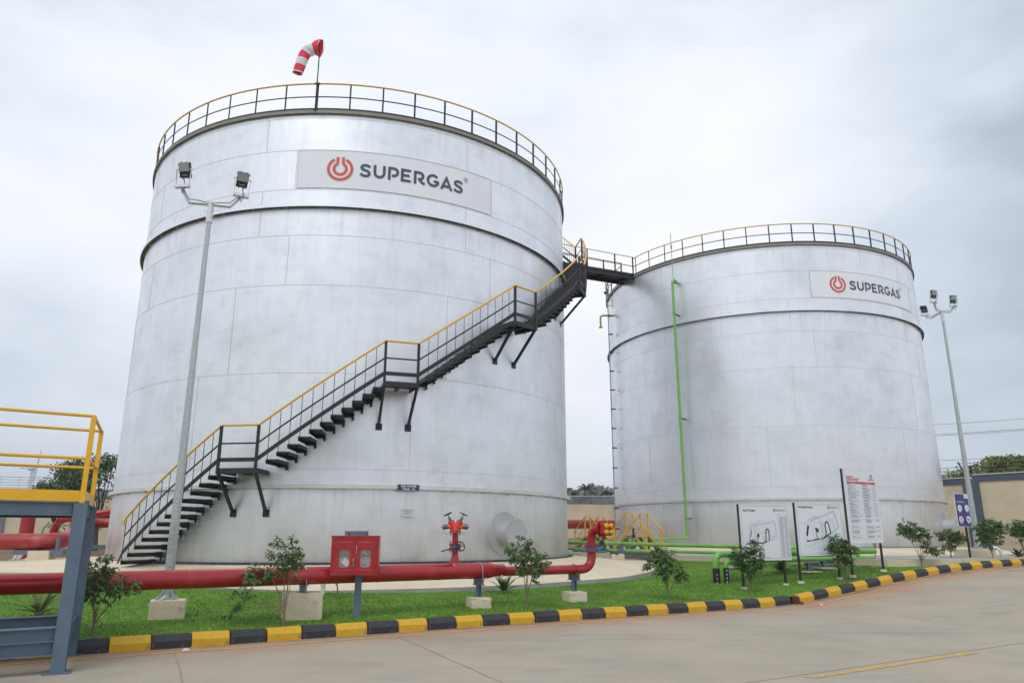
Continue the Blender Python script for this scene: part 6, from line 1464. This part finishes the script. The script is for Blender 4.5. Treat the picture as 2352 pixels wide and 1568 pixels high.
def rock(x, y, s, seed, label, m=None):
    r2 = random.Random(seed); mb = MB(); mb.lathe([(s*.5, -.3*s), (s*.95, 0), (s*.8, .35*s), (s*.35, .6*s)], (x, y, .76), 8); mb.v = [(a+r2.uniform(-.15, .15)*s, b+r2.uniform(-.15, .15)*s, c+r2.uniform(-.12, .12)*s) for a, b, c in mb.v]
    solo(mb, 'rock', m or mat('rubble', (.20, .16, .14), .95, var=.3, vs=5), label, 'rock', (x, y, .76), smooth=0)
rock(-17.2, 25.4, .24, 1, 'dark rubble lump on the soil by the dusty red pipe'); rock(-16.0, 25.6, .27, 2, 'grey rubble lump nearest the white pipe stubs', concrete_b); rock(-18.4, 24.9, .14, 3, 'small rubble lump at the far left of the soil')
def weeds(x, y, z, n, r, seed, label, h=.22):
    r2 = random.Random(seed); lf = MB()
    for k in range(n):
        a = r2.uniform(0, 2*pi); q = r*sqrt(r2.random()); p = V(x+q*cos(a), y+q*sin(a), z+r2.uniform(0, h)*(1-q/r*.6)); leaf(lf, p, rv(r2)+V(0, 0, .4), r2.uniform(.05, .11), .03, r2.uniform(-1, 1))
    solo(lf, 'weeds', leaf_m, label, 'weeds', (x, y, z), smooth=0)
weeds(-15.4, 23.2, .74, 260, .8, 1, 'low green weeds on the soil below the dusty red pipe'); weeds(-12.6, 23.8, .76, 90, .4, 2, 'small weed patch left of the larger tank'); weeds(-17.3, 22.7, .74, 120, .5, 3, 'low weeds near the left frame edge')
weeds(1.25, 53.6, 1.65, 300, .7, 4, 'bright green weed on the soil heap between the tanks', .9); weeds(22.5, 34.5, 1.2, 500, 2.0, 5, 'straggly green weeds on the soil heap below the right wall', .7); weeds(19.0, 37.0, 1.4, 300, 1.3, 6, 'green weeds on the heap beside the farther tank', .7)

# ================================================================ TREES
def tree(name, label, x, y, z0, h, cr, seed, m, n=2600, ls=.26, trunk=.16, flat_=.75, low=.35, group='trees beyond the boundary wall', cat='tree'):
    rr = random.Random(seed); t = thing(name, label, cat, (x, y, z0), 0, group); st = MB(); lf = MB(); tips = []
    def br(p, d, L, r, dep):
        e = p+d*L; m_ = p.lerp(e, .5)+rv(rr)*L*.08
        if dep == 3: st.tube([p, m_, e], [r, r*.85, r*.65], 6)
        if dep == 0: tips.append(e); return
        tips.append(e)
        for k in range(rr.choice((3, 3, 4))):
            a = rr.uniform(0, 2*pi); v = (d*.8+V(cos(a), sin(a), rr.uniform(-.15, .6))*.95).normalized(); br(e, v, L*rr.uniform(.62, .82), r*.6, dep-1)
    s = h*.30
    br(V(x, y, z0-.2), V(rr.uniform(-.1, .1), 0, 1).normalized(), h*low, trunk, 3)
    # stretch the branch tips into the crown's outline
    mz = min(q.z for q in tips); Mz = max(q.z for q in tips); 
    cl = []
    for q in tips: cl.append((V(x+(q.x-x)*cr/max(.1, h*.55), y+(q.y-y)*cr/max(.1, h*.55), z0+h*low+(q.z-mz)/(Mz-mz+.01)*h*(1-low)*.92)))
    per = n//len(cl)
    for c in cl:
        rad = cr*rr.uniform(.20, .40)
        for k in range(per):
            v = rv(rr)*(rr.random()**.45)*rad; v.z *= flat_; leaf(lf, c+v, rv(rr)+V(0, 0, -.2), ls*rr.uniform(.6, 1.2), ls*.5, rr.uniform(-1.2, 1.2))
    for q, c in zip(tips, cl): 
        if rr.random() < .5: st.tube([V(x, y, z0+h*low*.8), V(x, y, z0+h*low).lerp(c, .5)+rv(rr)*.1, V(x, y, z0+h*low).lerp(c, .93)], [trunk*.3, trunk*.18, .02], 4)
    P(st, 'trunk', bark_d, t, smooth=60); P(lf, 'crown', m, t, smooth=0)
tree('leafy_tree', 'green leafy tree behind the platform at the left of the larger tank', -24.2, 44.5, .8, 5.6, 2.9, 3, leaf_d, 3400, .26, low=.28)
tree('leafy_tree', 'smaller leafy tree nearest the left edge of the larger tank', -21.6, 43.0, .8, 4.6, 2.0, 5, leaf_d, 2600, .24, low=.16)
tree('leafy_tree', 'low leafy tree half hidden by the yellow toe plate', -27.2, 45.5, .8, 4.3, 1.8, 9, leaf_d, 1700, .26, low=.3)
for i, (x, y, h, cr, lab) in enumerate(((31.5, 46.5, 6.4, 3.0, 'spreading yellowish green tree behind the right wall, next to the light pole'), (35.2, 45.5, 6.9, 2.9, 'spreading yellowish green tree behind the right wall at the frame edge'), (33.2, 50, 6.8, 3.0, 'yellowish green tree farther behind the right wall'), (28.0, 50.5, 5.4, 1.9, 'low tree top just right of the farther tank above the wall'))):
    tree('flame_tree', lab, x, y, .0, h, cr, 20+i, leaf_y, 6500, .30, flat_=.5, low=.5)
def palm(x, y, h, seed, label):
    rr = random.Random(seed); t = thing('palm_tree', label, 'palm tree', (x, y, 0), 0, 'coconut palms on the horizon between the tanks')
    mb = MB(); lx = rr.uniform(-.6, .6); mb.tube([(x, y, 0), (x+lx*.4, y, h*.5), (x+lx, y, h)], [.26, .2, .15], 6); P(mb, 'trunk', bark_d, t)
    mb = MB(); o = V(x+lx, y, h)
    for k in range(16):
        a = 2*pi*k/16+rr.uniform(-.2, .2); el = rr.uniform(-.25, 1.3); d = V(cos(a)*cos(el), sin(a)*cos(el), sin(el)); L = rr.uniform(1.7, 2.5); pr = None
        for i in range(11):
            u = i/10; p = o+d*L*u-V(0, 0, L*.55*u*u); tg = (d-V(0, 0, 1.1*u)).normalized(); sd = tg.cross(V(0, 0, 1)).normalized()
            if pr: 
                w = .55*sin(pi*min(1, u*.8+.15)); 
                for q in (-1, 1): e = p+sd*q*w*.8-V(0, 0, w*.55)+tg*.25; mb.q([pr, p, e], [(0, 1, 2)]); e = pr.lerp(p, .5)+sd*q*w*.7-V(0, 0, w*.7)+tg*.2; mb.q([pr, pr.lerp(p, .45), e], [(0, 1, 2)])
            pr = p
    P(mb, 'frond', leaf_p, t, smooth=0)
PL = [(9.4, 124, 8.6, 'palm behind the first two'), (11.8, 122, 8.9, 'palm rising behind the third'), (14.0, 126, 9.2, 'tall palm behind the fifth'), (15.6, 128, 9.0, 'palm rising behind the sixth'), (12.9, 120, 8.4, 'palm just behind the fourth'), (8.7, 110, 7.3, 'leftmost palm beside the larger tank'), (10.0, 118, 6.6, 'second palm from the left'), (11.0, 108, 8.0, 'tall palm, third from the left'), (12.3, 114, 7.6, 'fourth palm from the left'), (13.2, 106, 7.4, 'fifth palm from the left'), (14.6, 112, 7.5, 'sixth palm from the left'), (16.0, 110, 7.0, 'seventh palm from the left beside the gauge pipe')]
for i, (x, y, h, lab) in enumerate(PL): palm(x, y, h, i+1, lab+' on the horizon between the tanks')
tree('leafy_tree', 'rounded green tree in front of the palms between the tanks', 10.0, 92, 0, 6.4, 2.6, 40, leaf_d, 1700, .42, flat_=.9, low=.3)
tree('leafy_tree', 'low hazy tree beside the farther tank between the tanks', 14.3, 96, 0, 5.8, 2.4, 41, leaf_d, 1300, .42, low=.3)
tree('leafy_tree', 'low hazy tree beside the larger tank between the tanks', 7.0, 98, 0, 5.6, 2.4, 42, leaf_d, 1300, .42, low=.3)

# ================================================================ WIND TURBINE AND POWER LINES
t = thing('wind_turbine', 'distant white wind turbine on a lattice tower above the left wall', 'wind turbine', (-356, 555, 0))
mb = MB(); X, Yy = -356, 555; bw, tw, H_ = 4.2, 1.7, 48
C4 = lambda z: [(X+s*(bw+(tw-bw)*z/H_)/2, Yy+q*(bw+(tw-bw)*z/H_)/2, z) for s, q in ((-1, -1), (1, -1), (1, 1), (-1, 1))]
for i in range(4): mb.beam(C4(0)[i], C4(H_)[i], .30, .30)
for k in range(16):
    a, b = C4(H_*k/16), C4(H_*(k+1)/16)
    for i in range(4): mb.beam(a[i], b[(i+1) % 4], .16, .16); mb.beam(b[i], b[(i+1) % 4], .14, .14)
P(mb, 'tower', turb_m, t, smooth=0)
mb = MB(); mb.tube([(X-4, Yy+1, 49.6), (X-3, Yy+1, 49.6), (X+3, Yy-2, 49.6), (X+4.2, Yy-2.6, 49.6)], [.8, 1.4, 1.4, .6], 12); P(mb, 'nacelle', turb_m, t)
hub = V(X+4.3, Yy-2.7, 49.6)
for e, nm in (((-351.1, 553, 64.5), 0), ((-364.8, 551, 49.9), 1), ((-351.5, 551, 38.5), 2)):
    mb = MB(); e = V(*e); mb.mi = 0; d = (e-hub); m1 = hub+d*.72; mb.beam(hub, hub+d*.25, 1.0, .4); mb.tube([hub+d*.2, hub+d*.5, m1], [.65, .55, .40], 6)
    mb.mi = 1 if nm == 1 else 0; mb.tube([m1, hub+d*.86], [.40, .28], 6); mb.mi = 0; mb.tube([hub+d*.86, e], [.28, .08], 6); P(mb, 'blade', [turb_m, red_far], t, smooth=60)
for i, (z0, z1) in enumerate(((13.9, 14.5), (12.75, 13.35), (12.6, 13.2), (9.9, 10.2))):
    mb = MB(); a = V(30, 90, z0); b = V(75, 80, z1*1.0+1.2); pts = [a.lerp(b, u)-V(0, 0, .6*sin(pi*u)) for u in [k/12 for k in range(13)]]; mb.tube(pts, .022, 4)
    solo(mb, 'power_line', wire_m, ('topmost', 'upper', 'doubled middle', 'lowest')[i]+' overhead power line right of the farther tank', 'power line', tuple(a), 'overhead power lines')
for i, (x, z) in enumerate(((43.6, 10.2), (44.0, 7.9))):
    mb = MB(); mb.tube([(x, 80, z), (x+6.5, 82, 4.5-i*.4)], .025, 4); solo(mb, 'guy_wire', wire_m, ('longer', 'shorter')[i]+' slanting guy wire just right of the farther tank', 'wire', (x, 80, z))

# ================================================================ HAZE
hm = bpy.data.materials.new('haze'); hm.use_nodes = True; ht = hm.node_tree
for n_ in list(ht.nodes): ht.nodes.remove(n_)
ho = ht.nodes.new('ShaderNodeOutputMaterial'); hv = ht.nodes.new('ShaderNodeVolumePrincipled'); hv.inputs['Density'].default_value = .0006; hv.inputs['Color'].default_value = (.86, .90, .95, 1)
ht.links.new(hv.outputs[0], ho.inputs['Volume'])
mb = MB(); mb.box((0, 2000, 33), (6200, 6200, 74)); tag(mb.build('haze', hm, smooth=0), kind='stuff')
